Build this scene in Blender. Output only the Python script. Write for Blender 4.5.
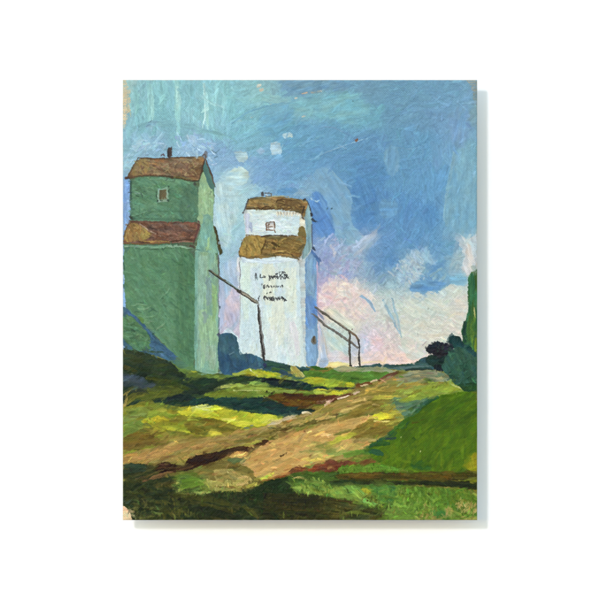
import bpy, math, numpy as np
from mathutils import Vector
for o in list(bpy.data.objects): bpy.data.objects.remove(o, do_unlink=True)
scene = bpy.context.scene
C = scene.collection

# ===================== camera, sky, sun, exposure =====================
PX = 0.2032/354.4                 # one picture unit in metres: an eight by ten inch canvas
ZC = 1.55                         # height of the middle of the picture above the floor
DEPTH = 0.0180                    # how far the face of the canvas stands off the wall
DIST = 2.4                        # camera to face of the canvas
cam = bpy.data.objects.new('camera', bpy.data.cameras.new('camera'))
C.objects.link(cam)
cam.location = (0, -(DEPTH+DIST), ZC); cam.rotation_euler = (math.radians(90), 0, 0)
cam.data.sensor_width = 36; cam.data.lens = 36*DIST/(600*PX)
cam.data.clip_start = .01; cam.data.clip_end = 500
scene.camera = cam

SUN_DIR = Vector((.385, 1.0, -.338)).normalized()      # the way the light travels
elev = math.asin(-SUN_DIR.z)
w = bpy.data.worlds.new('World'); scene.world = w; w.use_nodes = True
nt = w.node_tree
sky_n = nt.nodes.new('ShaderNodeTexSky'); sky_n.sky_type = 'NISHITA'; sky_n.sun_disc = False
sky_n.sun_elevation = elev
sky_n.sun_rotation = math.atan2(-SUN_DIR.x, -SUN_DIR.y)
sky_n.air_density = 1.6; sky_n.dust_density = .2; sky_n.ozone_density = 1.0
bg = nt.nodes['Background']; bg.inputs['Strength'].default_value = 0.15
nt.links.new(sky_n.outputs[0], bg.inputs['Color'])
sun = bpy.data.objects.new('sun', bpy.data.lights.new('sun', 'SUN')); C.objects.link(sun)
sun.data.energy = 0.66; sun.data.angle = math.radians(5.5); sun.data.color = (1, .93, .99)
sun.rotation_euler = SUN_DIR.to_track_quat('-Z', 'Y').to_euler(); sun.location = (-2, -5, 4)
scene.view_settings.view_transform = 'Standard'; scene.view_settings.look = 'None'
scene.view_settings.gamma = 1; scene.view_settings.use_curve_mapping = False
scene.view_settings.exposure = 1.02
scene.render.engine = 'CYCLES'

# ===================== materials =====================
def material(name, base, rough=.8):
    m = bpy.data.materials.new(name); m.use_nodes = True
    b = m.node_tree.nodes['Principled BSDF']
    b.inputs['Base Color'].default_value = (*base, 1); b.inputs['Roughness'].default_value = rough
    b.inputs['Specular IOR Level'].default_value = .25
    return m, m.node_tree, b
def noise_bump(t, b, scale, strength, dist):
    tc = t.nodes.new('ShaderNodeTexCoord'); n = t.nodes.new('ShaderNodeTexNoise')
    n.inputs['Scale'].default_value = scale; n.inputs['Detail'].default_value = 6
    t.links.new(tc.outputs['Object'], n.inputs['Vector'])
    bp = t.nodes.new('ShaderNodeBump'); bp.inputs['Strength'].default_value = strength; bp.inputs['Distance'].default_value = dist
    t.links.new(n.outputs['Fac'], bp.inputs['Height']); t.links.new(bp.outputs['Normal'], b.inputs['Normal'])
    return n
WALL_M, t, b = material('white_wall_paint', (.86, .86, .86), .9)
b.inputs['Specular IOR Level'].default_value = .1
FLOOR_M, t, b = material('pale_floor', (.42, .44, .47), .7); noise_bump(t, b, 30, .2, .002)
WOOD_M, t, b = material('white_primed_wood', (.78, .78, .78), .6); noise_bump(t, b, 80, .2, .0005)
SIDE_M, t, b = material('primed_canvas', (.78, .78, .77), .85)
def weave_nodes(t, b, strength_attr=None, strength=.35, period=2.3*PX):
    tc = t.nodes.new('ShaderNodeTexCoord')
    sep = t.nodes.new('ShaderNodeSeparateXYZ'); t.links.new(tc.outputs['Object'], sep.inputs[0])
    nz = t.nodes.new('ShaderNodeTexNoise'); nz.inputs['Scale'].default_value = 260; nz.inputs['Detail'].default_value = 3
    t.links.new(tc.outputs['Object'], nz.inputs['Vector'])
    def math_n(op, a, c=None):
        n = t.nodes.new('ShaderNodeMath'); n.operation = op
        for k, v in enumerate((a, c)):
            if v is None: continue
            if isinstance(v, (int, float)): n.inputs[k].default_value = v
            else: t.links.new(v, n.inputs[k])
        return n.outputs[0]
    wob = math_n('MULTIPLY', math_n('SUBTRACT', nz.outputs['Fac'], .5), 3.0)
    k = 2*math.pi/period
    sx = math_n('SINE', math_n('ADD', math_n('MULTIPLY', sep.outputs['X'], k), wob))
    sz = math_n('SINE', math_n('ADD', math_n('MULTIPLY', sep.outputs['Z'], k), wob))
    wv = math_n('MULTIPLY', sx, sz)
    fine = t.nodes.new('ShaderNodeTexNoise'); fine.inputs['Scale'].default_value = 1500; fine.inputs['Detail'].default_value = 4
    t.links.new(tc.outputs['Object'], fine.inputs['Vector'])
    h = math_n('ADD', math_n('MULTIPLY', wv, .5), math_n('MULTIPLY', fine.outputs['Fac'], .4))
    if strength_attr is not None:
        h = math_n('MULTIPLY', h, strength_attr)
    bp = t.nodes.new('ShaderNodeBump'); bp.inputs['Strength'].default_value = strength; bp.inputs['Distance'].default_value = .0003
    t.links.new(h, bp.inputs['Height']); t.links.new(bp.outputs['Normal'], b.inputs['Normal'])
weave_nodes(t, b)
# oil paint: the pigment laid down by each stroke, thread weave where the paint is thin
PAINT_M, t, b = material('oil_paint', (.5, .5, .5), .5)
b.inputs['Specular IOR Level'].default_value = .12
at = t.nodes.new('ShaderNodeAttribute'); at.attribute_name = 'pigment'
t.links.new(at.outputs['Color'], b.inputs['Base Color'])
ab = t.nodes.new('ShaderNodeAttribute'); ab.attribute_name = 'thin'
weave_nodes(t, b, ab.outputs['Fac'], .55)
# ===================== PAINT: a small oil-paint simulator =====================
# The picture on the canvas is laid down stroke by stroke (shape, colour, bristle
# direction, body of the paint). It keeps three fields over the canvas: pigment colour,
# paint relief and which stroke lies on top; these become the meshes of the paint film.
X0, Y0, X1, Y1 = 122.8, 80.0, 477.2, 520.2
STEP = 0.44
NX = int(round((X1-X0)/STEP))+1
NY = int(round((Y1-Y0)/STEP))+1
GX = (X0+(X1-X0)*np.arange(NX)/(NX-1)).astype(np.float32)
GY = (Y0+(Y1-Y0)*np.arange(NY)/(NY-1)).astype(np.float32)
COL = np.zeros((NY, NX, 3), np.float32)
HGT = np.zeros((NY, NX), np.float32)          # relief of the paint, arbitrary units (1 = a fat ridge)
BODY = np.zeros((NY, NX), np.float32)         # how far the paint fills the weave
IDS = np.zeros((NY, NX), np.int32)
PARTS = []                                    # (name, parent index or None, label)
rng = np.random.default_rng(11)
TAB = np.random.default_rng(5).random((256, 256)).astype(np.float32)*2-1

def vn(a, b, seed=0):
    a = a+seed*17.31; b = b+seed*9.77
    ia = np.floor(a).astype(np.int32); ib = np.floor(b).astype(np.int32)
    fa = a-ia; fb = b-ib
    fa = fa*fa*(3-2*fa); fb = fb*fb*(3-2*fb)
    i0 = ia & 255; i1 = (ia+1) & 255; j0 = ib & 255; j1 = (ib+1) & 255
    return (TAB[i0, j0]*(1-fa)+TAB[i1, j0]*fa)*(1-fb)+(TAB[i0, j1]*(1-fa)+TAB[i1, j1]*fa)*fb

def sst(e0, e1, x):
    t = np.clip((x-e0)/(e1-e0), 0, 1)
    return t*t*(3-2*t)

MX, MY = np.meshgrid(GX, GY)
_wx = MX+0.25*vn(MX/9, MY/9, 3); _wy = MY+0.25*vn(MX/9, MY/9, 4)
WEAVE = (np.sin(2*np.pi*_wx/2.3)*np.sin(2*np.pi*_wy/2.3)).astype(np.float32)   # thread crossings, -1..1
WEAVE += 0.5*vn(MX/1.3, MY/1.3, 8)
TOOTH = (vn(MX/0.8, MY/0.8, 14)*.6+vn(MX/2.1, MY/2.1, 15)*.4).astype(np.float32)

def part(name, parent=None, label=None):
    PARTS.append((name, parent, label)); return len(PARTS)-1

def box(x0, y0, x1, y1):
    i0 = max(0, int((x0-X0)/STEP)-1); i1 = min(NX, int((x1-X0)/STEP)+3)
    j0 = max(0, int((y0-Y0)/STEP)-1); j1 = min(NY, int((y1-Y0)/STEP)+3)
    if i0 >= i1 or j0 >= j1: return None
    return slice(j0, j1), slice(i0, i1)

def smooth(pts, n=2, closed=True):
    p = np.array(pts, np.float32)
    for _ in range(n):
        q = np.roll(p, -1, 0) if closed else p[1:]
        r = p if closed else p[:-1]
        a = r*.75+q*.25; b = r*.25+q*.75
        o = np.empty((len(a)*2, 2), np.float32); o[0::2] = a; o[1::2] = b
        if not closed: o = np.vstack([p[:1], o, p[-1:]])
        p = o
    return p

def sdf(P, x, y):
    d = np.full(x.shape, 1e9, np.float32); ins = np.zeros(x.shape, bool)
    n = len(P)
    for k in range(n):
        ax, ay = P[k]; bx, by = P[(k+1) % n]
        ex, ey = bx-ax, by-ay
        L = ex*ex+ey*ey+1e-9
        t = np.clip(((x-ax)*ex+(y-ay)*ey)/L, 0, 1)
        d = np.minimum(d, (x-ax-t*ex)**2+(y-ay-t*ey)**2)
        if ay != by:
            c = ((ay > y) != (by > y)) & (x < ex*(y-ay)/(by-ay)+ax)
            ins ^= c
    d = np.sqrt(d)
    return np.where(ins, d, -d)

def lay(sl, a, colr, th, bristle, edge, pid, amin=.5):
    """put paint with cover a (0..1) on the canvas"""
    COL[sl] = COL[sl]*(1-a[..., None])+colr*a[..., None]
    HGT[sl] = HGT[sl]*(1-.75*a)+a*th*(.45+.55*bristle)+edge
    BODY[sl] = np.maximum(BODY[sl]*(1-.5*a), a*min(1., th))
    if pid is not None:
        v = IDS[sl]; v[a > amin] = pid

SEED = [100]
def tint(colr, col2, x, y, ang, tex, seed, br=1.0):
    ca, sa = math.cos(ang), math.sin(ang)
    t = x*ca+y*sa; s = -x*sa+y*ca
    b = .6*vn(s/(.75*br), t/13, seed)+.4*vn(s/(.4*br), t/6, seed+1)
    tex = tex*1.45
    c = np.broadcast_to(np.array(colr, np.float32), x.shape+(3,)).copy()
    if col2 is not None:
        m = sst(-.55, .55, vn(s/4.5, t/11, seed+2)+.35*b)
        c = c*(1-m[..., None])+np.array(col2, np.float32)*m[..., None]
    lum = 1+tex*b+tex*.8*vn(s/3, t/9, seed+3)
    hue = tex*.55*vn(s/3.3, t/8, seed+4)
    c = c*lum[..., None]*np.stack([1+hue, np.ones_like(hue), 1-hue], -1)
    return c, b*.5+.5

def poly(pts, colr, col2=None, soft=.45, rough=.7, rs=2.4, a=1., ang=0., tex=.08, th=.45, ridge=.12, dry=0., pid=None, sm=1, inside=None):
    SEED[0] += 7; sd = SEED[0]
    P = smooth(pts, sm) if sm else np.array(pts, np.float32)
    m = soft+rough*2+1
    sl = box(P[:, 0].min()-m, P[:, 1].min()-m, P[:, 0].max()+m, P[:, 1].max()+m)
    if sl is None: return
    x, y = MX[sl], MY[sl]
    ang = math.radians(ang)
    d = sdf(P, x, y)+rough*(vn(x/rs, y/rs, sd)*.7+vn(x/(rs*.4), y/(rs*.4), sd+1)*.4)
    al = sst(-soft, soft, d)
    c, b = tint(colr, col2, x, y, ang, tex, sd)
    if dry > 0:
        k = .5+.5*np.clip(.55*WEAVE[sl]+.5*TOOTH[sl]+.6*(b*2-1), -1, 1)
        al = al*sst(dry-.35, dry+.25, k+.25*(1-dry))
    al = al*a
    if inside is not None: al = al*inside[sl]
    e = ridge*np.exp(-(d/.8)**2)*(.6+.6*vn(x/3, y/3, sd+5))*a
    lay(sl, al.astype(np.float32), c, th, b, e, pid)

def stroke(pts, w, colr, col2=None, a=1., tex=.1, th=.6, ridge=.12, dry=.15, taper=(.9, .55), soft=.35, pid=None, wob=.25, sm=2, end=3., inside=None, jit=0.):
    SEED[0] += 7; sd = SEED[0]
    P = smooth(pts, sm, False) if len(pts) > 2 else np.array(pts, np.float32)
    m = w+2.5
    sl = box(P[:, 0].min()-m, P[:, 1].min()-m, P[:, 0].max()+m, P[:, 1].max()+m)
    if sl is None: return
    x, y = MX[sl], MY[sl]
    seg = np.diff(P, axis=0); Ls = np.hypot(seg[:, 0], seg[:, 1])+1e-6; cum = np.concatenate([[0], np.cumsum(Ls)]); LT = cum[-1]
    best = np.full(x.shape, 1e9, np.float32); T = np.zeros(x.shape, np.float32); S = np.zeros(x.shape, np.float32)
    for k in range(len(seg)):
        ux, uy = seg[k]/Ls[k]
        px, py = x-P[k, 0], y-P[k, 1]
        t = px*ux+py*uy; s = -px*uy+py*ux
        lo = -1e9 if k == 0 else 0; hi = 1e9 if k == len(seg)-1 else Ls[k]
        tc = np.clip(t, lo, hi)
        dd = (t-tc)**2+s*s
        u = dd < best
        best = np.where(u, dd, best); T = np.where(u, cum[k]+tc, T); S = np.where(u, np.where(dd > s*s+1e-6, np.sign(s)*np.sqrt(dd), s), S)
    f = np.clip(T/LT, 0, 1)
    prof = taper[0]+(1-taper[0])*sst(0, .25, f)
    prof = prof*(1-(1-taper[1])*sst(.6, 1., f))
    hw = .5*w*prof*(1+wob*vn(T/4., S*0+sd, sd))
    b = .6*vn(S/.7, T/12, sd)+.4*vn(S/.38, T/5, sd+1)
    d = hw-np.abs(S)+.25*TOOTH[sl]
    el = min(end, LT*.35)
    d = np.minimum(d, (T+el*.35*(.2+b))*1.2)
    d = np.minimum(d, (LT-T+el*.6*(b-.1))*1.2)
    al = sst(-soft, soft, d)
    if dry > 0:
        k = .5+.5*np.clip(.5*WEAVE[sl]+.45*TOOTH[sl]+.8*b, -1, 1)
        dr = dry*(.5+.9*f)
        al = al*sst(dr-.4, dr+.15, k+.2*(1-dr))
    al = al*a
    if inside is not None: al = al*inside[sl]
    c = np.array(colr, np.float32)
    if jit: c = c*(1+rng.normal(0, jit))*(1+rng.normal(0, jit*.5, 3))
    c = np.broadcast_to(c.astype(np.float32), x.shape+(3,))
    if col2 is not None:
        mm = sst(-.5, .5, vn(S/2.5, T/10, sd+2)+.3*b)
        c = c*(1-mm[..., None])+np.array(col2, np.float32)*mm[..., None]
    tex = tex*1.45
    c = c*(1+tex*b+tex*.6*vn(S/2, T/8, sd+3))[..., None]
    e = ridge*np.exp(-((d-.2)/.6)**2)*a*(.5+.5*b)
    lay(sl, al.astype(np.float32), c, th, b*.5+.5, e.astype(np.float32), pid)

def field(pts, step=4):
    """smooth colour field from colour notes (x, y, (r,g,b)); returned as a function"""
    xs = np.arange(X0-8, X1+12, step); ys = np.arange(Y0-8, Y1+12, step)
    gx, gy = np.meshgrid(xs, ys)
    W = np.zeros(gx.shape); A = np.zeros(gx.shape+(3,))
    for px, py, c in pts:
        w = 1/((gx-px)**2+(gy-py)**2+30)**2
        W += w; A += w[..., None]*np.array(c)
    A /= W[..., None]
    def at(x, y):
        fx = (np.asarray(x)-xs[0])/step; fy = (np.asarray(y)-ys[0])/step
        i = np.clip(fx.astype(int), 0, len(xs)-2); j = np.clip(fy.astype(int), 0, len(ys)-2)
        u = (fx-i)[..., None]; v = (fy-j)[..., None]
        return (A[j, i]*(1-u)+A[j, i+1]*u)*(1-v)+(A[j+1, i]*(1-u)+A[j+1, i+1]*u)*v
    return at

def mask(pts, sm=1, soft=.5, rough=.5):
    P = smooth(pts, sm) if sm else np.array(pts, np.float32)
    return sst(-soft, soft, sdf(P, MX, MY)+rough*vn(MX/2.2, MY/2.2, 61)).astype(np.float32)

def dabs(pts, n, L, W, ang, dang=20, src=None, cols=None, jit=.05, a=.8, th=.5, dry=.3, bend=.15, ridge=.08, pid=None, inside=None, tex=.07, lift=0.):
    """many short strokes in an area; the brush picks its colour from notes, a palette or the paint already there"""
    P = np.array(pts, np.float32)
    x0, y0 = P.min(0); x1, y1 = P.max(0)
    c = rng.random((n*4, 2))*[x1-x0, y1-y0]+[x0, y0]
    ok = sdf(P, c[:, 0].astype(np.float32), c[:, 1].astype(np.float32)) > 0
    for x, y in c[ok][:n]:
        an = math.radians((ang(x, y) if callable(ang) else ang)+rng.normal(0, dang))
        l = rng.uniform(*L)/2; w = rng.uniform(*W)
        dx, dy = math.cos(an)*l, math.sin(an)*l
        bx = -dy*bend*rng.normal(); by = dx*bend*rng.normal()
        if cols is not None: col = np.array(cols[rng.integers(len(cols))], float)
        elif src is not None: col = src(x, y)
        else:
            j = int(np.clip((y-Y0)/STEP, 0, NY-1)); i = int(np.clip((x-X0)/STEP, 0, NX-1)); col = COL[j, i]
        stroke([(x-dx, y-dy), (x+bx, y+by), (x+dx, y+dy)], w, col*(1+lift), a=a, th=th, dry=dry, jit=jit, ridge=ridge, pid=pid, inside=inside, tex=tex, sm=1)

def specks(pts, n, r, colr, a=.8, jit=.1):
    P = np.array(pts, np.float32); x0, y0 = P.min(0); x1, y1 = P.max(0)
    c = rng.random((n*4, 2))*[x1-x0, y1-y0]+[x0, y0]
    ok = sdf(P, c[:, 0].astype(np.float32), c[:, 1].astype(np.float32)) > 0
    for x, y in c[ok][:n]:
        q = rng.uniform(*r); an = rng.uniform(0, 6.28)
        stroke([(x, y), (x+math.cos(an)*q*1.2, y+math.sin(an)*q*1.2)], q, colr, a=a*rng.uniform(.5, 1), dry=.1, th=.7, jit=jit, end=.3)
# ===================== THE PICTURE, in the order it was painted =====================
BARE = part('bare_canvas', None, 'patches of bare tan primed canvas at the edges of the picture')
SKY = part('sky', None, 'brushy turquoise and blue sky of the picture')
COL[:] = (226, 194, 152); IDS[:] = BARE
COL *= (1+.05*WEAVE+.04*TOOTH)[..., None]

# ---- sky
SKYN = [(126,84,(150,190,190)),(140,95,(132,188,196)),(160,110,(128,190,200)),(180,95,(132,192,202)),(200,110,(138,198,206)),(220,95,(136,196,204)),
 (150,130,(122,182,192)),(180,138,(122,182,192)),(215,130,(132,192,202)),(240,110,(128,192,206)),(255,95,(140,194,200)),(270,88,(136,184,194)),
 (128,150,(132,182,200)),(140,148,(140,184,212)),(155,142,(138,182,212)),(185,145,(146,186,220)),(200,150,(140,180,216)),(215,150,(128,172,210)),(210,170,(134,180,214)),(225,160,(132,178,214)),
 (127,165,(150,192,210)),(125,190,(116,160,222)),(126,215,(120,165,225)),(125,235,(130,172,225)),(124,300,(128,170,220)),
 (240,135,(122,184,204)),(255,145,(122,182,206)),(240,165,(132,177,216)),(262,168,(122,170,214)),(280,172,(112,164,212)),(300,168,(104,162,206)),
 (225,185,(172,208,220)),(235,178,(176,210,220)),(220,205,(178,212,224)),(235,205,(172,212,220)),(218,225,(174,210,222)),(232,230,(158,202,216)),(226,250,(160,202,220)),(222,268,(154,194,220)),(236,262,(160,190,212)),
 (224,290,(176,190,218)),(228,305,(196,190,214)),(236,300,(212,192,210)),(228,322,(206,194,214)),
 (280,125,(106,170,200)),(300,130,(104,164,200)),(320,135,(102,162,198)),(340,135,(102,162,198)),(290,150,(102,166,202)),(315,152,(98,158,202)),(280,110,(124,184,202)),(258,118,(126,190,206)),
 (290,88,(112,160,194)),(300,92,(112,160,194)),(330,86,(110,158,194)),(370,90,(110,158,188)),(400,92,(106,158,188)),(440,95,(108,160,194)),(460,105,(112,164,198)),
 (300,108,(134,188,198)),(325,102,(126,182,196)),(345,108,(122,186,200)),(360,112,(116,180,198)),(372,120,(106,168,194)),
 (395,115,(104,156,190)),(420,120,(106,156,192)),(445,120,(112,160,200)),(460,130,(118,164,208)),(473,150,(116,170,190)),(474,115,(124,164,180)),
 (370,140,(96,150,194)),(400,140,(100,156,194)),(425,145,(98,158,200)),(445,150,(110,164,204)),
 (360,165,(88,146,196)),(345,160,(96,154,198)),(375,180,(84,142,194)),(395,175,(96,154,198)),(420,180,(98,158,204)),(440,185,(96,158,206)),(470,190,(122,174,198)),(462,205,(114,170,200)),(450,215,(100,160,204)),
 (360,200,(80,138,194)),(362,220,(80,138,198)),(385,205,(88,146,200)),(410,210,(88,148,204)),(430,215,(84,146,202)),(380,225,(90,146,198)),(400,232,(90,148,200)),(425,235,(92,152,202)),(465,225,(116,172,196)),
 (318,205,(92,146,206)),(318,218,(84,138,208)),(325,230,(92,144,210)),(310,190,(130,176,208)),(335,215,(118,168,206)),(345,230,(122,170,204)),
 (330,242,(140,166,210)),(345,248,(152,180,208)),(358,242,(176,190,210)),(368,238,(170,186,208)),(330,258,(142,160,208)),(345,262,(150,168,204)),(358,258,(140,174,202)),
 (375,252,(102,152,200)),(390,250,(92,148,200)),(380,268,(92,144,198)),(392,262,(84,142,200)),(405,255,(110,164,204)),
 (325,272,(152,160,208)),(336,278,(176,172,208)),(345,272,(164,172,206)),(352,268,(150,172,200)),(362,275,(142,172,198)),(372,278,(124,160,196)),
 (333,288,(206,184,208)),(342,286,(238,220,206)),(352,286,(228,218,206)),(362,290,(204,206,204)),(375,288,(172,192,200)),(390,285,(150,184,198)),(400,280,(150,182,200)),(385,275,(120,164,196)),
 (325,298,(214,178,208)),(335,300,(240,206,204)),(345,302,(232,198,196)),(355,305,(232,214,202)),(365,305,(226,214,206)),(378,302,(208,210,204)),(392,298,(190,204,202)),
 (330,312,(222,196,206)),(342,314,(212,220,196)),(355,318,(228,210,200)),(368,318,(216,210,206)),(382,315,(206,210,202)),(396,312,(204,212,202)),(408,300,(200,212,206)),
 (335,328,(202,214,204)),(345,335,(194,214,206)),(355,330,(216,214,204)),(340,345,(188,210,204)),(333,355,(212,204,204)),(345,356,(206,200,206)),(352,350,(190,198,214)),
 (365,335,(206,202,212)),(368,345,(204,200,216)),(375,338,(230,202,208)),(380,348,(232,198,204)),(390,335,(220,208,204)),(395,350,(226,206,200)),(400,360,(240,208,196)),(385,360,(236,206,198)),(370,360,(224,202,202)),(360,362,(226,208,186)),
 (420,258,(176,198,212)),(410,268,(168,196,208)),(405,285,(170,196,204)),(425,262,(150,186,208)),(415,242,(90,148,200)),(435,248,(94,154,202)),(450,250,(100,160,198)),(425,285,(92,148,200)),(435,275,(104,158,200)),(420,292,(98,150,202)),(445,270,(126,174,198)),(440,265,(96,152,200)),(455,262,(140,180,200)),(450,282,(112,168,204)),(462,280,(128,182,206)),
 (470,242,(204,204,208)),(472,258,(206,208,208)),(470,270,(206,208,206)),(465,290,(206,208,200)),
 (410,305,(212,214,200)),(425,305,(210,216,200)),(440,305,(214,216,204)),(455,295,(214,214,204)),(462,305,(222,212,200)),(415,330,(212,214,204)),(430,325,(216,214,200)),(445,325,(220,214,202)),(458,320,(226,212,198)),
 (410,350,(228,208,200)),(425,345,(222,212,196)),(440,338,(218,214,200)),(452,332,(222,212,202)),(415,358,(240,210,196)),(405,335,(218,212,204))]
skyat = field(SKYN)
AREA = [(X0-3,Y0-3),(X1+3,Y0-3),(X1+3,372),(X0-3,372)]
_sk = sst(374, 371, MY)
_c = skyat(MX, MY)*(1+.035*TOOTH+.03*WEAVE)[..., None]
COL[:] = COL*(1-_sk[..., None])+_c*_sk[..., None]
IDS[_sk > .5] = SKY; BODY[:] = .2*_sk
# directions: vertical at upper left, sweeping diagonals over the middle, cross-hatched clouds
def skyat(x, y, _f=skyat):
    c = _f(x, y); k = sst(300, 150, np.asarray(x))*sst(200, 120, np.asarray(y))
    return c+10*k[..., None] if np.ndim(k) else c+10*k
def skyang(x, y):
    if x < 235 and y < 145: return 88
    if x > 330 and y < 130: return 165
    if x > 380 and y < 235: return 95
    if y > 235: return 35 if (int(x/14)+int(y/11)) % 2 else 130
    return 155
dabs(AREA, 1300, (9, 24), (3, 8), skyang, 22, src=skyat, jit=.022, a=.7, th=.5, dry=.35, ridge=.10, pid=SKY)
dabs(AREA, 1500, (4, 12), (1.2, 3.2), skyang, 30, src=skyat, jit=.03, a=.6, th=.55, dry=.4, ridge=.12, pid=SKY)
dabs([(225,90),(330,110),(420,120),(420,160),(300,165),(225,140)], 130, (14, 34), (1, 2.6), 160, 9, src=skyat, jit=.03, a=.5, th=.7, dry=.4, ridge=.16, pid=SKY)
dabs([(320,235),(400,225),(440,260),(420,300),(395,360),(330,350)], 420, (4, 13), (.9, 2.4), lambda x, y: 40 if rng.random() < .5 else 128, 14, src=skyat, jit=.05, a=.65, th=.6, dry=.45, ridge=.14, pid=SKY)
# the bare tan edge at upper left, rubbed thin
poly([(122,79),(125.5,79),(127,86),(130,92),(131,104),(128,114),(127,124),(125.5,127),(122,127)], (222,196,152), (196,190,164), rough=2.2, dry=.62, tex=.06, th=.1, ridge=0, pid=BARE)
poly([(122,84),(126,88),(127,100),(126,124),(122,126)], (226,198,156), rough=1.6, dry=.5, tex=.05, th=.1, ridge=0, pid=BARE)
poly([(466,79),(478,79),(478,95),(474,92),(469,84)], (146,152,142), (162,156,134), soft=1.2, rough=1.8, dry=.6, th=.1, ridge=0, pid=part('bare_canvas'))
poly([(472,94),(478,92),(478,106),(474,104)], (142,156,150), rough=1.2, dry=.5, th=.1, ridge=0)
def sky(name='brush_stroke', label=None): return part(name, SKY, label)
# vertical milky drips at upper left
for x, y0, y1, w, c in ((150,84,124,5,(150,208,208)),(152,96,124,3,(166,220,216)),(177,80,138,6,(156,214,212)),(177,86,112,2.6,(182,230,222)),(206,92,131,4.2,(164,216,218)),(205,104,129,1.8,(198,236,234)),(204,83,98,2.6,(184,228,226)),(216,82,108,4,(148,206,210)),(162,82,112,5,(138,200,204)),(136,90,118,4,(140,198,200)),(192,84,112,4,(128,190,200)),(224,84,118,3,(146,206,210))):
    stroke([(x,y0),(x+.6,(y0+y1)/2),(x+rng.normal(0,1.2),y1)], w, c, a=.8, dry=.4, th=.6, pid=sky())
stroke([(202,97),(207,101),(216,105),(226,108)], 2.6, (168,216,216), a=.6, dry=.45, pid=SKY)
# the edge of turquoise over the periwinkle
stroke([(130,131),(145,125),(165,123),(190,126),(212,133)], 6, (126,180,190), a=.6, dry=.35, pid=SKY)
stroke([(190,133),(205,131),(222,134),(238,142)], 3, (122,178,184), a=.6, dry=.35, pid=SKY)
for x, y in ((148,125),(150,121.5)): stroke([(x-2,y+1.5),(x+2.4,y-1)], 1, (80,104,128), a=.7, dry=.2)
poly([(143,126),(156,119),(159,124),(148,131)], (134,176,210), a=.5, soft=1.2, dry=.3)
# light impasto around the green roof
dabs([(124,160),(136,140),(160,135),(166,150),(140,155),(128,176)], 60, (4, 10), (1.2, 2.6), 150, 25, cols=[(162,204,222),(150,196,220),(176,214,228)], a=.75, th=.9, dry=.4, ridge=.22, pid=SKY)
dabs([(176,136),(200,134),(215,142),(216,168),(208,158),(178,155)], 80, (3, 9), (1, 2.4), 40, 25, cols=[(164,200,226),(150,190,224),(178,210,230),(140,180,216)], a=.75, th=.9, dry=.4, ridge=.22, pid=SKY)
stroke([(164,150),(171,149),(179,149.5)], 3.4, (126,176,196), a=.75, dry=.3, pid=SKY)
for p in ([(212,150),(216,153)],[(216,153),(220,149)],[(215,158),(218,156)]): stroke(p, 1.1, (80,116,130), a=.65, dry=.3)
# pale patches of cloud
W1 = (190,214,214)
poly([(234,153),(238,151),(245,151),(249,155),(247,161),(241,163),(237,160)], W1, (168,202,214), rough=1., dry=.12, th=.7, pid=sky('paint_dab'))
poly([(231,170),(236,168),(243,167.5),(248,171),(249,178),(246,184),(240,186),(232,182),(229,176)], (196,218,214), (172,206,212), rough=1.2, dry=.12, th=.75, pid=sky('paint_dab'))
poly([(270,144),(274,142),(279,142),(282,146),(281.5,155),(278,154),(275,156),(270.5,153)], (178,206,218), (164,196,214), rough=.7, th=.6, pid=sky('paint_dab'))
poly([(283,134),(288,132),(292,134),(293,138),(288,137.5),(283.5,138.5)], (168,200,212), rough=.8, dry=.2, pid=sky('paint_dab'))
poly([(257,149),(262,148),(265,152),(261,155),(257,153)], (158,190,220), soft=1.1, rough=.9, dry=.25, a=.85, pid=SKY)
poly([(213,186),(226,180),(234,186),(240,196),(238,212),(232,236),(224,250),(216,240),(214,214)], (192,220,226), (178,212,220), soft=2.5, rough=2, dry=.3, a=.75, ang=80, th=.6, pid=SKY)
poly([(228,172),(240,176),(244,186),(240,200),(230,206),(224,196),(224,182)], (188,216,220), (174,210,220), soft=2, rough=2, dry=.3, a=.6, th=.7, pid=SKY)
poly([(222,262),(238,258),(240,300),(238,330),(222,332),(219,310),(219,280)], (176,194,222), (158,192,220), soft=2, a=.7, ang=85, dry=.2, pid=SKY)
poly([(226,296),(237,284),(240,305),(238,320),(229,330),(221,334),(221,316)], (212,196,212), (202,188,208), soft=1.5, rough=1.4, a=.85, ang=70, dry=.2, th=.6, pid=sky())
poly([(219,280),(224,282),(225,310),(222,330),(219,332)], (178,188,216), soft=1.2, a=.75, ang=85, dry=.2, pid=SKY)
# big blue shape with a curved top edge
stroke([(232,124),(246,113),(262,107),(278,103.5),(300,103)], 1.6, (104,164,196), a=.65, dry=.3, pid=SKY)
poly([(262,108),(282,104),(296,106),(292,118),(278,134),(262,138),(256,124)], (108,170,202), (102,162,200), soft=1.6, rough=1.4, a=.5, ang=160, dry=.2, pid=SKY)
poly([(280,79),(330,79),(360,86),(345,92),(322,91),(306,95),(292,91),(284,84)], (108,156,194), (112,160,190), soft=1, rough=1.2, a=.8, ang=165, dry=.15, pid=sky())
poly([(288,98),(300,97),(322,92),(338,90),(348,96),(366,102),(372,112),(356,116),(352,126),(330,118),(306,116),(292,110)], (128,188,198), (114,180,196), soft=2.2, rough=2.6, a=.55, ang=170, dry=.3, pid=sky())
stroke([(262,96),(276,100),(292,99)], 8, (150,196,194), (134,190,198), a=.55, dry=.35, pid=SKY)
# pinkish ground showing through
for x, y, l, w, c in ((259,86,4,3,(206,196,176)),(262,90,4,2.4,(216,190,164)),(305,93,5,2,(216,178,146)),(313,92,5,1.8,(220,184,150)),(320,91,6,1.4,(196,188,170)),(296,98,3,2,(204,196,178)),(304,116,4,1.5,(206,200,182)),(240,121,3.5,1.2,(190,196,186)),(253,117,4,1.2,(176,194,188)),(271,104,3,1.2,(180,196,188))):
    stroke([(x-l/2,y+.6),(x+l/2,y-.4)], w, c, a=.8, dry=.45, th=.2, ridge=0)
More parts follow.
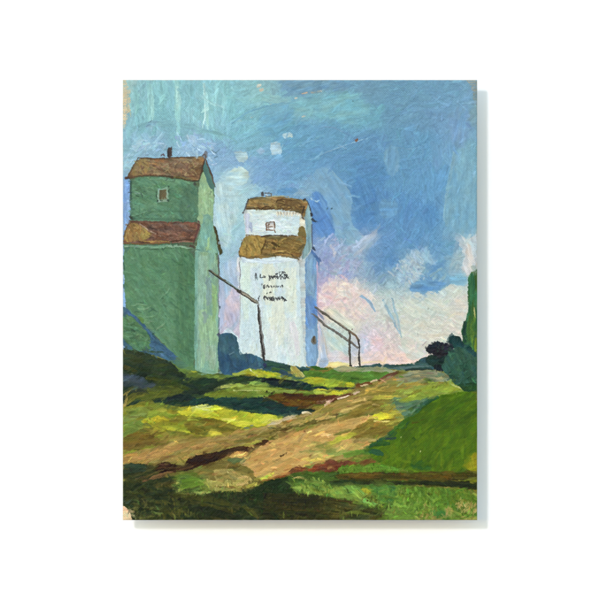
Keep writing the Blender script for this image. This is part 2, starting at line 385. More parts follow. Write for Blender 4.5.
# scratches and specks
stroke([(310,160),(330,151),(352,143),(376,136)], .9, (142,184,210), a=.75, dry=.35, th=1)
stroke([(310,161.3),(330,152.3),(352,144.3)], .7, (78,132,176), a=.5, dry=.4)
stroke([(300,146),(318,138),(330,131)], .8, (128,178,204), a=.55, dry=.4)
stroke([(306,158),(314,154)], .9, (82,138,180), a=.5, dry=.3)
stroke([(322,126),(334,128),(344,132)], 1.2, (124,152,184), a=.5, dry=.4)
stroke([(355.4,141.5),(357.8,139)], 1.9, (116,82,66), dry=0, end=.4, th=.9)
stroke([(352.6,100.6),(353.4,101)], 1.1, (70,110,116), dry=0, end=.3)
stroke([(396,146),(412,148),(424,142),(436,134)], 1, (82,136,176), a=.5, dry=.3, th=.8)
stroke([(398,147.5),(414,149.5),(426,143.5)], .9, (130,174,206), a=.5, dry=.3, th=.9)
# translucent patches
poly([(313,173),(319,167.5),(328,168),(338,176),(347,187),(352.5,197),(352,206),(350,214),(353,225),(360,234),(365,239),(352,246),(338,246),(334,232),(331,220),(327,212),(320,203),(319,192),(314,183)], (128,174,206), (118,168,202), soft=.7, rough=.8, a=.8, ang=55, dry=.12, tex=.05, pid=sky())
stroke([(330,169),(342,180),(351,194),(352,200)], 1.2, (138,182,208), a=.7, dry=.3)
poly([(384,150),(390,145),(397,146),(400,154),(399,168),(394,178),(388,174),(384,162)], (118,166,194), soft=1.4, rough=1.2, a=.6, ang=95, dry=.15, pid=sky())
poly([(380,201),(386,198),(393,199),(398,206),(398,214),(390,219),(380,219)], (116,170,202), (110,164,202), soft=1.6, rough=1.4, a=.55, dry=.2, pid=sky())
poly([(352,188),(353,204),(351,214),(352,224),(360,233),(366,238),(377,228),(379,212),(377,192),(368,178),(356,176)], (76,134,194), (84,142,196), soft=1.6, rough=1, a=.55, ang=70, dry=.15, pid=sky())
poly([(456,150),(478,140),(478,236),(466,240),(458,232),(446,230),(444,214),(448,192),(453,170)], (124,176,200), (116,170,198), soft=.9, rough=1, a=.75, ang=92, dry=.18, tex=.05, pid=sky())
stroke([(455,152),(449,182),(445,205),(444,222)], 3, (138,182,196), a=.6, dry=.4, pid=SKY)
poly([(448,112),(466,100),(470,118),(466,146),(458,150),(450,136)], (118,162,208), (112,160,200), soft=2, rough=1.5, a=.6, ang=100, dry=.2, pid=sky())
poly([(318,190),(328,203),(333,218),(336,232),(328,240),(318,234),(313,220),(309,206),(312,194)], (82,138,210), (92,146,208), soft=.9, rough=1.6, a=.7, ang=60, dry=.12, pid=sky())
poly([(288,190),(300,188),(309,193),(308,197),(296,196),(286,195)], (150,186,212), a=.6, soft=1, rough=1, dry=.3, pid=SKY)
poly([(276,190),(292,187),(300,190),(290,196),(278,195)], (84,148,206), (100,160,206), a=.7, soft=1, rough=1, dry=.2, pid=SKY)
for x, y in ((327.4,209),(332,208.6)): stroke([(x-.8,y+.5),(x+1,y-.5)], 1.2, (70,104,126), dry=0, end=.3)
stroke([(311,199),(317,202),(320,200)], 1.4, (176,210,224), a=.7, dry=.3)
# clouds
CLD = sky('pink_cloud', 'cream and pink cloud lit from below behind the white elevator')
CLW = sky('pale_cloud', 'pale greenish white cloud bank above the horizon')
dabs([(316,262),(340,256),(360,262),(352,280),(330,282),(318,276)], 70, (5, 13), (1.4, 3.4), 130, 40, cols=[(150,160,206),(166,170,208),(140,158,204),(182,178,208),(156,178,206)], a=.65, dry=.45, th=.7, ridge=.15, pid=SKY)
dabs([(318,238),(340,236),(352,250),(340,262),(322,258)], 40, (5, 11), (1.2, 3), 120, 40, cols=[(156,176,212),(172,180,214),(142,166,210)], a=.6, dry=.45, th=.7, ridge=.15, pid=SKY)
stroke([(330,245),(335,252),(334,258)], 3, (206,200,206), a=.6, dry=.5)
stroke([(334,254),(336,251)], 2, (222,206,200), a=.8, dry=.3)
poly([(353,246),(362,238),(374,231),(382,222),(376,238),(366,246),(360,256),(352,258)], (182,190,212), (160,182,208), soft=1.4, rough=1.6, a=.7, ang=140, dry=.35, th=.7, pid=sky())
poly([(322,286),(334,280),(345,281),(356,287),(372,292),(372,306),(360,322),(348,318),(334,312),(320,318),(318,300)], (238,214,206), (230,206,198), soft=2, rough=2, a=.7, ang=130, dry=.25, th=.8, ridge=.2, pid=CLD)
poly([(336,284),(343,281),(350,284),(352,292),(344,298),(337,294)], (244,228,210), (236,216,204), rough=1.2, dry=.15, th=1, ridge=.3, a=.9, pid=CLD)
poly([(320,294),(328,290),(334,296),(330,306),(322,312),(318,308)], (230,194,206), (238,206,208), rough=1.2, dry=.2, th=.8, a=.8, pid=CLD)
poly([(336,300),(348,296),(352,304),(344,310),(334,308)], (226,186,190), (236,206,198), soft=1.2, rough=1.2, dry=.25, th=.8, a=.75, pid=CLD)
dabs([(322,282),(345,278),(378,296),(372,322),(330,318),(318,300)], 170, (4, 12), (1, 2.4), 42, 30, cols=[(236,218,206),(232,208,204),(228,198,200),(238,222,210),(220,214,206),(214,202,208)], a=.5, dry=.45, th=.9, ridge=.2, pid=CLD)
poly([(326,306),(340,313),(356,326),(350,333),(336,326),(322,316)], (212,222,196), (224,220,200), soft=1.4, rough=1.2, a=.75, ang=38, dry=.2, pid=CLD)
poly([(328,322),(340,332),(350,345),(352,358),(340,362),(330,352),(326,336)], (190,214,206), (202,216,206), soft=2, rough=1.5, a=.7, ang=40, dry=.25, pid=CLD)
poly([(328,352),(340,350),(350,358),(348,366),(329,366)], (226,204,206), (216,204,208), soft=1.2, rough=1.2, a=.75, dry=.2, pid=CLD)
poly([(326,364),(334,361),(344,363),(352,365),(348,370),(326,370)], (232,214,144), (222,208,160), soft=.8, rough=.8, dry=.2, th=.8, ridge=.2, pid=CLD)
poly([(361,336),(367,334),(371,342),(370,354),(364,361),(361,352)], (196,200,216), soft=1.4, rough=1, a=.75, ang=80, dry=.2, pid=CLD)
poly([(371,333),(378,334),(383,342),(380,350),(373,354),(371,346)], (232,202,212), (226,194,206), soft=1.2, rough=1.2, a=.75, dry=.2, th=.7, pid=CLD)
stroke([(363,338),(370,336),(377,341),(379,350)], 2, (236,206,214), a=.5, dry=.4)
poly([(362,352),(380,352),(405,350),(424,356),(416,362),(400,365),(378,364),(362,366)], (240,208,200), (232,204,198), soft=1.4, rough=1.2, a=.75, dry=.2, th=.7, pid=CLD)
stroke([(362,363),(374,362),(388,363)], 1.6, (226,206,150), a=.6, dry=.4)
dabs([(360,310),(400,300),(420,330),(405,360),(368,360)], 260, (3, 9), (.9, 2.2), lambda x, y: 45 if rng.random() < .5 else 135, 15, src=skyat, jit=.045, a=.7, dry=.45, th=.7, ridge=.15, pid=CLD)
# pale cloud bank on the right with a scalloped top
poly([(409,300),(412,294),(419,291),(424,294),(428,291),(434,292),(439,295),(443,289),(449,285),(455,284),(461,287),(467,288),(470,294),(468,316),(462,326),(460,340),(440,344),(425,356),(410,362),(400,345),(400,318)], (214,214,202), (206,214,200), soft=.7, rough=1, a=.85, ang=25, dry=.12, th=.6, ridge=.14, tex=.05, pid=CLW)
poly([(448,300),(468,292),(467,312),(462,324),(452,316)], (224,212,202), soft=3, a=.6, dry=.2, pid=CLW)
poly([(420,320),(445,312),(456,330),(440,340),(424,350),(414,344)], (220,212,198), (210,214,204), soft=3, a=.6, dry=.2, pid=CLW)
dabs([(402,296),(440,292),(466,290),(464,325),(440,342),(412,356),(402,330)], 260, (3, 9), (.9, 2.2), lambda x, y: 30 if rng.random() < .5 else 140, 12, src=skyat, jit=.028, a=.65, dry=.45, th=.65, ridge=.12, pid=CLW)
poly([(408,255),(414,249),(420,251),(424,260),(422,272),(416,284),(404,288),(396,282),(400,268),(403,260)], (184,202,214), (160,190,208), soft=1.6, rough=1.8, a=.7, ang=50, dry=.35, th=.7, pid=sky('pale_cloud'))
dabs([(400,258),(424,252),(424,280),(400,290),(388,280)], 90, (3, 9), (.8, 2), 45, 40, cols=[(176,198,210),(158,188,206),(196,206,208),(136,174,202)], a=.65, dry=.45, th=.8, ridge=.16, pid=SKY)
poly([(468,240),(474,236),(478,234),(478,272),(472,272),(466,278),(463,268),(465,254)], (210,208,208), (204,210,210), soft=1, rough=1.6, dry=.2, a=.9, ang=75, th=.6, pid=sky('pale_cloud'))
poly([(452,258),(460,250),(464,254),(462,268),(455,276),(448,274)], (158,186,200), soft=1.6, rough=1.6, a=.65, dry=.35, pid=SKY)
for p in ([(430,276),(436,272),(442,269)],[(433,280),(438,275)],[(440,282),(446,274)],[(428,272),(434,268)],[(452,270),(457,262)],[(458,256),(462,252)]): stroke(p, 3, (154,188,190), (130,172,194), a=.7, dry=.45, th=.8)
poly([(448,278),(460,273),(467,278),(467,287),(458,285),(449,284)], (126,184,212), soft=1.2, rough=1, a=.7, dry=.25, pid=SKY)
poly([(410,284),(418,281),(430,282),(442,282),(448,284),(441,289),(438,294),(432,290),(426,293),(422,294),(416,291),(410,293)], (94,150,204), (104,160,200), soft=.8, rough=1, a=.8, dry=.2, th=.6, pid=sky())
poly([(424,262),(436,266),(448,258),(440,270),(428,274)], (90,148,202), soft=1.4, rough=1, a=.55, ang=150, dry=.25, pid=SKY)
stroke([(424,240),(434,250),(446,256)], .9, (78,132,176), a=.5, dry=.3)
# blue streaks over the cream cloud
stroke([(361,296),(369,301),(376,312)], 2.6, (132,172,204), a=.85, dry=.35, pid=sky())
stroke([(383,300),(388,310),(393,320),(400,334)], 2.8, (140,178,198), a=.85, dry=.3, pid=sky())
stroke([(392,298),(396,312),(399,326),(402,338)], 2.2, (146,182,198), a=.8, dry=.35, pid=sky())
stroke([(388,302),(394,316),(400,330)], 3, (170,194,198), a=.5, dry=.4)
stroke([(428.5,309),(429,309.6)], 1.6, (150,146,134), dry=.1, end=.4, a=.8)
stroke([(417.6,331),(418.4,337)], .6, (110,120,120), a=.7, dry=.3)
specks(AREA, 60, (.5, .9), (96,128,150), a=.6)
specks([(205,150),(300,150),(300,240),(205,240)], 30, (.5, 1), (200,222,226), a=.8)

# ---- the ground, rough in
GRD = part('meadow', None, 'rolling green and ochre meadow at the foot of the elevators')
def grd(name='brush_stroke', label=None): return part(name, GRD, label)
poly([(110,349),(140,350),(170,360),(220,374),(262,369),(300,366),(330,368),(395,366),(420,362),(490,352),(490,530),(110,530)], (112,112,46), (130,118,54), sm=0, rough=.8, tex=.12, pid=GRD)
GRN = [(130,360,(48,62,42)),(150,370,(46,60,42)),(165,385,(64,74,36)),(185,390,(60,74,38)),(130,400,(104,98,46)),(150,405,(104,114,46)),(135,418,(110,128,56)),(160,415,(128,136,48)),(185,420,(138,140,44)),(135,438,(112,98,40)),(150,442,(112,92,42)),(180,438,(126,118,48)),
 (215,385,(46,64,44)),(240,390,(120,140,58)),(220,400,(44,66,44)),(250,405,(34,62,54)),(290,410,(30,58,52)),(215,412,(172,172,60)),(250,420,(186,184,54)),(215,426,(116,112,42)),(300,398,(88,60,24)),(320,400,(96,66,34)),(300,375,(84,112,60)),(340,376,(84,122,52)),(370,372,(104,126,76)),
 (330,408,(150,132,66)),(300,425,(150,128,66)),(350,405,(158,136,70)),(380,392,(150,132,62)),(360,420,(128,112,46)),(390,415,(160,146,54)),(380,430,(124,110,44)),(400,392,(138,136,56)),(420,378,(142,138,102)),(430,390,(136,152,54)),(410,408,(96,126,90)),
 (300,445,(192,150,86)),(270,455,(190,146,84)),(330,440,(186,150,86)),(350,445,(176,150,84)),(180,450,(160,130,72)),(135,460,(168,132,74)),(210,442,(146,126,68)),(230,470,(126,112,58)),
 (440,420,(78,106,22)),(460,440,(76,104,18)),(410,450,(78,108,22)),(390,460,(76,106,26)),(470,465,(110,118,22)),(440,470,(80,108,24)),
 (180,485,(92,120,46)),(200,490,(84,100,42)),(225,485,(146,146,72)),(250,485,(150,144,72)),(140,480,(52,56,36)),(150,500,(52,58,36)),(180,510,(62,68,34)),(220,510,(58,68,36)),(260,495,(40,54,32)),(280,510,(46,50,26)),(310,515,(50,52,26)),(300,485,(64,84,40)),(330,490,(118,140,58)),(350,500,(106,138,58)),(370,490,(74,112,56)),(340,515,(58,62,30)),(400,500,(98,134,46)),(400,515,(118,146,58)),(440,505,(92,126,40)),(465,510,(142,140,66)),(420,488,(74,88,34)),(440,478,(82,76,30)),(370,477,(86,76,28)),(370,466,(84,116,36))]
gat = field(GRN)
GA = [(X0-3,352),(180,366),(262,370),(400,368),(X1+3,362),(X1+3,Y1+3),(X0-3,Y1+3)]
dabs(GA, 1500, (7, 20), (2.2, 5), lambda x, y: -12 if y < 470 else 0, 14, src=gat, jit=.05, a=.85, th=.6, dry=.3, ridge=.12, pid=GRD, tex=.1)

# ---- hills and trees at the right
HOR = part('tree_line', None, 'thin dark teal line of far trees on the horizon')
poly([(352,367),(362,365.6),(372,365.4),(378,363.6),(384,364.4),(392,365),(400,365.2),(412,363.4),(418,361.4),(421,358.6),(426,357),(432,356),(444,362),(444,371),(432,370),(415,370),(395,370),(380,367.5),(366,367.6)], (38,72,62), (52,92,96), rough=.5, rs=1.8, tex=.12, pid=HOR)
stroke([(388,368.6),(402,368.2),(418,366.6),(432,366.2)], 2.4, (84,112,112), (104,122,112), a=.85, dry=.25, pid=HOR)
stroke([(405,370.4),(420,369.4),(438,370)], 2, (34,50,50), a=.9, dry=.2, pid=HOR)
FLD = grd('far_field', 'grey green field strip below the tree line')
poly([(334,371),(344,368),(360,367.4),(376,366.8),(388,368),(396,373),(390,379),(378,376),(360,373.4),(344,373)], (132,144,104), (146,148,112), rough=.6, ang=-4, pid=FLD)
poly([(390,380),(400,374),(412,371.6),(428,370.4),(440,371.6),(448,374),(453,379),(450,382),(438,382),(424,381),(408,382),(395,384)], (146,142,108), (124,128,96), rough=.6, ang=6, tex=.12, pid=FLD)
for p in ([(404,377),(418,374),(434,374)],[(412,379),(430,377),(446,377)],[(420,376),(436,376),(448,378)]): stroke(p, 1.3, (96,110,88), a=.7, dry=.3)
stroke([(399,376.5),(404,377.4)], 1.8, (84,118,46), dry=.1, pid=FLD); stroke([(424,379),(432,381)], 2, (76,102,42), dry=.1, pid=FLD)
stroke([(391,377),(396,373.4),(401,371.6)], 2, (92,60,48), dry=.15)
CYP = part('cypress_tree', None, 'tall narrow green tree at the right edge of the picture')
poly([(468,279),(470,273),(474,271),(479,268),(479,360),(470,352),(463,346),(462,338),(462,326),(466,320),(468.5,308),(468.5,292)], (50,104,62), (62,104,44), rough=.8, ang=88, tex=.16, th=.7, ridge=.2, pid=CYP)
stroke([(472,274),(472,288),(471,306)], 4.5, (38,100,66), (54,116,70), dry=.15, pid=CYP)
stroke([(466,322),(464,332),(466,344)], 4.5, (26,66,54), (36,80,56), dry=.1, pid=CYP)
stroke([(475,314),(472,328),(473,346)], 4, (86,124,44), (58,104,44), dry=.2, pid=CYP)
stroke([(470,316),(468,330),(470,346)], 3, (62,102,44), dry=.25, pid=CYP)
stroke([(476,338),(475.6,356)], 2.4, (104,126,34), dry=.25, pid=CYP)
stroke([(474.4,308),(475.4,318)], 1.4, (196,190,120), dry=.3, a=.8)
stroke([(474,266),(474.6,276)], 5, (150,168,156), a=.6, dry=.5)
BSH = part('bush', None, 'small dark teal bush left of the narrow tree')
poly([(448.4,338),(451,336.6),(455,335.4),(459,336),(461,339),(462,343),(468,345),(474,350),(478,355),(478,360),(468,355),(460,349),(452,348),(449,344)], (30,74,76), (24,62,60), rough=.6, tex=.14, ang=30, pid=BSH)
RCR = part('round_tree', None, 'round purple black tree on the horizon')
poly([(427,356),(433,354),(445,356),(452,356),(449,361),(444,363),(440,368),(430,367),(426,362)], (34,62,50), (28,52,48), rough=.7, tex=.14, pid=RCR)
poly([(426,350),(429,346),(433,343.4),(438,342),(444,342.6),(450,344.6),(454,348),(453,354),(449,357),(444,356),(440,359),(434,355),(428,353)], (38,36,46), (28,40,46), rough=1.2, rs=1.5, tex=.2, th=.8, ridge=.2, pid=RCR)
dabs([(426,348),(436,342),(450,344),(452,352),(432,353)], 40, (1.4, 3), (.8, 1.5), 120, 50, cols=[(44,38,50),(30,34,42),(60,58,64),(36,60,52)], a=.9, dry=.15, th=.9, ridge=.2, pid=RCR)
poly([(432,366),(440,364),(446,368),(444,371.4),(436,371)], (28,38,44), rough=.5, pid=RCR)
MND = part('hedge_mound', None, 'rounded teal green hedge under the narrow tree')
poly([(446,356),(451,350.6),(457,347),(463,347.6),(468,351),(473,356),(479,358),(479,390),(456,387),(451,380),(449,375),(444,372),(441,366),(445,361)], (50,90,74), (44,82,64), rough=.6, ang=60, tex=.1, pid=MND)
dabs([(448,358),(462,349),(476,360),(477,384),(456,384)], 50, (4, 9), (1.4, 3), 62, 22, jit=.06, a=.6, dry=.35, pid=MND)

# ---- shadowed hillside under the green elevator (left)
HIL = part('shaded_hillside', None, 'dark green hillside in shade below the green elevator')
def hil(name='brush_stroke', label=None): return part(name, HIL, label)
poly([(121,347),(132,349),(146,351),(156,355),(166,360),(176,364),(188,374),(205,378),(225,378),(240,375),(258,377),(276,378),(292,381),(290,390),(262,386),(246,384),(232,388),(214,392),(206,397),(224,398),(250,398),(262,398),(240,404),(212,404),(190,406),(168,407),(156,404),(150,399),(136,404),(121,412)], (48,62,40), (40,56,44), rough=.9, ang=12, tex=.14, pid=HIL)
dabs([(122,352),(150,354),(190,378),(240,380),(210,392),(150,398),(122,396)], 110, (7, 18), (2, 4.5), 14, 12, cols=[(46,60,38),(40,54,44),(58,68,36),(36,52,42),(52,66,44)], jit=.05, a=.85, dry=.25, th=.6, pid=HIL)
poly([(121,372),(130,374),(140,376),(148,382),(160,386),(156,391),(144,390),(132,386),(121,386)], (66,80,94), (54,68,74), soft=.9, rough=1.2, ang=15, dry=.15, a=.9, pid=hil())
for p, w, c in (([(124,366),(132,370),(138,372)],4,(74,70,34)),([(146,378),(160,380),(172,382)],3,(74,80,32)),([(150,352),(158,354.6),(166,356.6)],2.6,(104,114,54)),([(148,391),(164,388),(184,392)],7,(88,96,40)),([(140,398),(158,394),(176,394)],7,(92,100,38)),([(126,402),(138,394),(150,396)],6,(92,92,40)),([(160,382),(176,384),(190,390)],4,(62,74,34)),([(130,392),(142,390),(150,394)],3,(48,58,48))):
    stroke(p, w, c, a=.85, dry=.25, pid=hil())
stroke([(131,374.2),(133.4,373.8)], .8, (140,150,150), dry=.3, a=.8)
stroke([(158,355.6),(160,356.4)], 1.6, (130,70,46), dry=0, end=.4)
for p, w, c in (([(123,396),(128,392),(136,388)],1.8,(152,134,66)),([(124,408),(126,400),(127,394)],3.4,(144,128,66)),([(123,412),(125,404)],2.4,(160,140,76)),([(136,391),(136.4,388)],1.6,(160,154,66)),([(127,404),(134,398),(144,395)],3,(112,110,46))):
    stroke(p, w, c, dry=.35, a=.85, pid=hil())
# lighter slope running down to the right
SLP = hil('sunlit_bank', 'yellow green bank in front of the green elevator')
poly([(168,360),(172,358),(177,358),(184,363),(190,368.6),(196,371),(206,372.6),(216,375),(230,377.6),(228,380.6),(214,380),(204,377.6),(196,378),(189,378.6),(182,372),(174,365)], (112,130,60), (96,116,52), rough=.6, ang=30, pid=SLP)
stroke([(192,370.4),(197,372)], 2.6, (176,174,46), dry=.1, pid=hil()); stroke([(198,373),(203,371.6),(208,373)], 1.6, (52,84,52), dry=.1)
stroke([(152,355.4),(158,357),(168,358.4)], 2.4, (120,126,64), a=.9, dry=.2, pid=hil())
stroke([(183,380),(186,381.4),(190,382)], 2, (98,108,52), dry=.2, pid=hil())
dabs([(188,379),(225,381),(236,378),(250,376),(230,384),(205,390)], 40, (5, 12), (2, 4), 5, 12, cols=[(42,62,42),(36,56,46),(50,70,42)], a=.9, dry=.2, pid=HIL)
stroke([(156,404),(163,400),(172,399)], 6, (38,64,52), (34,54,46), dry=.1, pid=hil()); stroke([(168,399),(180,397),(198,398)], 6.5, (30,42,46), (34,52,48), dry=.1, pid=hil()); stroke([(172,405),(184,404),(200,403)], 4.5, (38,62,48), dry=.1, pid=hil())
# the two long shadow bands and sunlit clumps between them
SHB = hil('shadow_band', 'long dark teal shadow band across the meadow')
poly([(190,399),(206,397.6),(224,397),(246,397.4),(262,397.4),(274,401),(284,405),(300,408),(319,410.6),(312,413),(300,414.6),(290,416.6),(276,415.6),(262,413.6),(250,413),(236,411),(222,406),(205,404.6),(190,406)], (30,64,56), (26,52,50), rough=.6, ang=4, tex=.14, pid=SHB)
dabs([(200,399),(260,399),(300,410),(280,414),(240,410)], 40, (6, 14), (1.4, 3.2), 5, 8, cols=[(30,62,58),(24,54,52),(40,74,54),(30,48,48)], a=.8, dry=.25, pid=SHB)
stroke([(240,411.6),(252,411),(262,412.6)], 1.6, (66,96,60), a=.8, dry=.25)
NVB = hil('shadow_band', 'navy shadow band behind the sunlit clump')
poly([(262,378),(272,377.6),(284,379),(296,381),(308,383.4),(322,386),(340,388),(352,388.6),(352,390),(330,390),(314,390.6),(300,390.4),(286,388.8),(272,386),(262,384)], (30,46,52), (36,62,48), rough=.6, ang=8, tex=.14, pid=NVB)
CLP = grd('grass_clump', 'row of sunlit green grass clumps between the shadow bands')
poly([(203,395),(210,392),(222,390.4),(229,389),(231,385.6),(236,383.4),(242,384.6),(246,386),(252,381.6),(260,381.4),(268,384),(278,387.6),(292,390.6),(306,391.4),(316,391),(318,395),(302,394.6),(286,393.6),(270,397),(252,398),(236,397),(222,398),(208,397)], (122,142,56), (100,118,44), rough=.7, ang=6, tex=.12, pid=CLP)
stroke([(221,388),(226,386.4),(232,387.4)], 3, (156,168,88), dry=.15, pid=grd()); stroke([(231,387),(237,384.6),(244,386.6)], 4, (150,166,78), (132,152,64), dry=.15, pid=grd()); stroke([(234,391),(246,390),(262,391)], 2, (176,184,112), a=.8, dry=.3, pid=grd())
stroke([(206,395),(220,393),(238,393)], 4.5, (110,122,44), dry=.15, pid=grd()); stroke([(250,383.6),(260,383),(270,386.6)], 3.4, (128,156,72), dry=.2, pid=grd()); stroke([(268,391),(282,391),(300,392.6)], 3, (134,152,70), dry=.2, pid=grd()); stroke([(248,388),(262,388.6),(276,391)], 2.6, (140,158,66), dry=.2, pid=grd())
for x in (226,231,236,241,246,252,258): stroke([(x,396.5),(x+.4,398.6)], 1.2, (40,66,50), a=.8, dry=.2)
BRN = grd('brown_earth', 'brown bare earth hollow between grass bands')
poly([(266,396),(276,394),(288,393),(300,394),(316,394.6),(332,395),(341,395),(336,399),(326,402),(316,404),(308,407),(298,408),(288,406),(279,402)], (94,66,26), (76,50,22), rough=.7, ang=5, tex=.16, pid=BRN)
for p, w, c in (([(284,394),(296,396),(312,397)],3,(66,46,22)),([(276,397),(286,400),(296,403)],3.4,(116,88,34)),([(290,404),(302,405),(316,402)],3,(112,84,36)),([(312,399),(324,397),(338,396)],3,(84,56,38)),([(316,402),(328,400),(338,397)],1.4,(146,112,84)),([(300,398),(312,399)],2.4,(86,54,24))): stroke(p, w, c, a=.85, dry=.25, pid=BRN)
for x, y in ((266,391),(271,393),(264,396)): stroke([(x,y),(x+1.4,y+.8)], 1.6, (48,44,28), dry=.1, end=.3)
# bright clump in front of the blue bush and slopes under the white elevator
TEA = hil('shaded_grass', 'dark teal shaded grass at the foot of the white elevator')
poly([(262,360),(270,360.6),(282,362.6),(292,364.4),(306,366.6),(312,369),(304,376),(306,380),(294,378),(280,376),(266,374),(260,368)], (46,84,92), (40,70,64), rough=.6, ang=15, tex=.14, pid=TEA)
stroke([(263,367),(267,365)], 5, (42,50,84), dry=.05, pid=hil()); stroke([(268,365),(274,364),(280,366)], 4, (42,78,62), dry=.1, pid=hil()); stroke([(272,369),(282,370),(290,373)], 3.6, (64,94,56), dry=.2, pid=hil()); stroke([(280,371),(288,374),(298,378)], 4.4, (44,74,86), dry=.15, pid=hil()); stroke([(296,367),(304,367.6),(312,369)], 2, (56,98,104), dry=.15, pid=hil())
YCL = grd('grass_clump', 'bright yellow green clump in front of the blue bush')
poly([(232,374.6),(240,372.6),(246,369.4),(250,367.4),(256,368.4),(262,371),(270,370.6),(278,373),(288,376.4),(294,379.6),(284,380),(272,378.4),(262,377.6),(256,377),(250,374),(240,375)], (170,178,60), (150,160,50), rough=.6, ang=15, tex=.12, th=.8, ridge=.2, pid=YCL)
stroke([(250,369.6),(254,373),(258,376.6)], 1.2, (226,226,186), dry=.1, th=1); stroke([(264,372.6),(270,374),(276,375.4)], 3, (192,188,42), dry=.1, pid=grd()); stroke([(234,375),(240,374),(246,373)], 1.8, (150,160,76), dry=.2, pid=grd()); stroke([(278,376),(286,378.6),(298,381)], 1.8, (146,158,84), dry=.2, pid=grd())
GSL = grd('grass_slope', 'mid green grass slope below the loading pipes')
poly([(302,370),(314,371),(326,372),(340,372),(352,372),(366,371.6),(380,371.6),(390,372.6),(388,377),(376,380),(362,383),(346,383),(330,382),(316,379.6),(304,376)], (86,124,50), (76,112,44), rough=.6, ang=2, tex=.1, pid=GSL)
poly([(310,365.4),(316,365.8),(324,368),(330,370),(320,370.6),(312,369)], (58,98,38), rough=.4, pid=GSL)
poly([(332,368.4),(342,366),(352,368),(350,372),(338,372)], (134,142,100), (150,150,112), rough=.6, pid=FLD)
stroke([(346,371),(352,369.8),(360,370.6)], 1.6, (160,146,112), dry=.3, a=.8)
poly([(290,366),(294,364.4),(298,367.6),(303,373),(306,377),(300,378),(292,375.4)], (182,166,94), (160,156,80), rough=1.1, ang=50, tex=.16, dry=.22, a=.85, th=.8, ridge=.2, pid=grd())
poly([(300,381),(306,377.6),(314,377),(326,378.8),(338,381),(350,382.6),(356,384),(350,387),(334,387.4),(320,386),(308,384)], (164,174,50), (146,160,48), rough=.6, ang=6, tex=.12, th=.7, pid=grd())
stroke([(330,381),(338,381.6),(348,384)], 4, (124,142,50), a=.8, dry=.25, pid=grd()); stroke([(339,384.6),(346,384),(355,385.6)], 4.6, (194,188,36), (176,176,46), dry=.1, th=.8, pid=grd())
for x, y in ((324,384),(328,386),(341,387.6),(345,387)): stroke([(x,y),(x+1.2,y+.4)], 1.4, (104,100,40), a=.8, dry=.2)
poly([(313.6,388.6),(324,389),(340,390.6),(350,392),(344,395),(330,395.4),(318,394.6),(313.6,393.6)], (172,178,66), (156,164,56), rough=.6, ang=4, tex=.12, th=.7, pid=grd())
stroke([(332,393),(338,393.2),(343,393.6)], 3, (196,192,48), dry=.15, pid=grd()); stroke([(320,390.8),(326,391.2)], 1.3, (110,116,44), a=.8)
stroke([(335,388.2),(344,388.6),(356,388.2)], 1.8, (54,52,44), dry=.15); stroke([(344,391.4),(350,391),(354,390)], 2, (186,178,60), dry=.25)
# ---- the left meadow
MED = grd('left_meadow', 'olive and yellow meadow at the left')
poly([(121,408),(134,405),(148,402),(160,406),(176,407),(196,406),(216,406),(236,411),(256,414),(270,415),(268,424),(252,429),(238,435),(212,438),(190,440),(160,446),(140,452),(121,457)], (126,130,46), (140,140,46), rough=.8, ang=4, tex=.12, pid=MED)
dabs([(123,410),(160,408),(200,418),(240,430),(200,438),(150,444),(123,450)], 130, (7, 18), (2, 4), 8, 12, src=gat, jit=.06, a=.8, dry=.3, th=.65, pid=MED)
for p, w, c in (([(126,412),(138,410),(150,411)],6,(126,138,60)),([(124,420),(136,416),(146,415)],5,(130,150,78)),([(124,428),(134,424),(146,422)],7,(106,130,58)),([(122,436),(132,430),(142,427)],6,(104,124,56)),([(150,405),(164,406),(180,410)],5,(122,132,50)),([(164,408),(170,408.4)],1.2,(90,96,40))): stroke(p, w, c, a=.85, dry=.25, pid=grd())
poly([(140,421),(150,417),(162,416),(172,421),(184,424),(198,428),(206,433),(196,434),(182,432),(166,430),(154,427),(144,424)], (174,168,44), (150,148,44), rough=.8, ang=14, dry=.12, tex=.12, th=.7, pid=grd())
specks([(142,420),(165,416),(204,432),(190,433),(160,428)], 26, (.9, 1.9), (104,112,40), a=.85)
stroke([(144,424),(149,425),(152,427)], 2.2, (96,104,56), dry=.2)
poly([(166,417),(180,416),(190,420),(192,425),(180,424),(170,421)], (126,118,42), rough=.8, a=.8, dry=.2, pid=grd())
poly([(124,437),(134,432),(146,433),(154,438),(158,444),(146,448),(130,451),(122,449)], (112,90,42), (116,100,40), soft=1, rough=1.2, ang=-10, dry=.1, pid=grd('brown_earth'))
poly([(186,420),(200,418),(216,419),(230,422),(242,427),(246,431),(238,436),(218,436),(200,435),(188,433)], (122,114,42), (108,104,38), soft=.8, rough=1, ang=10, dry=.08, tex=.12, pid=grd())
specks([(190,424),(206,424),(206,434),(190,432)], 10, (.9, 1.6), (80,96,36), a=.8)
stroke([(204,426),(210,424),(216,425)], 2.4, (134,106,38), a=.8, dry=.3)
YBD = grd('sunlit_band', 'bright yellow band of sunlit grass below the dark shadow')
poly([(176,412),(186,409),(196,406),(200,404.6),(208,406),(216,405),(224,409),(238,411.6),(252,413.4),(268,414.4),(280,416),(286,419),(276,422),(268,425),(262,427),(250,426.6),(244,428),(236,426),(224,421),(208,418),(192,416),(180,415)], (186,184,50), (172,172,46), rough=.7, ang=8, tex=.1, th=.85, ridge=.2, pid=YBD)
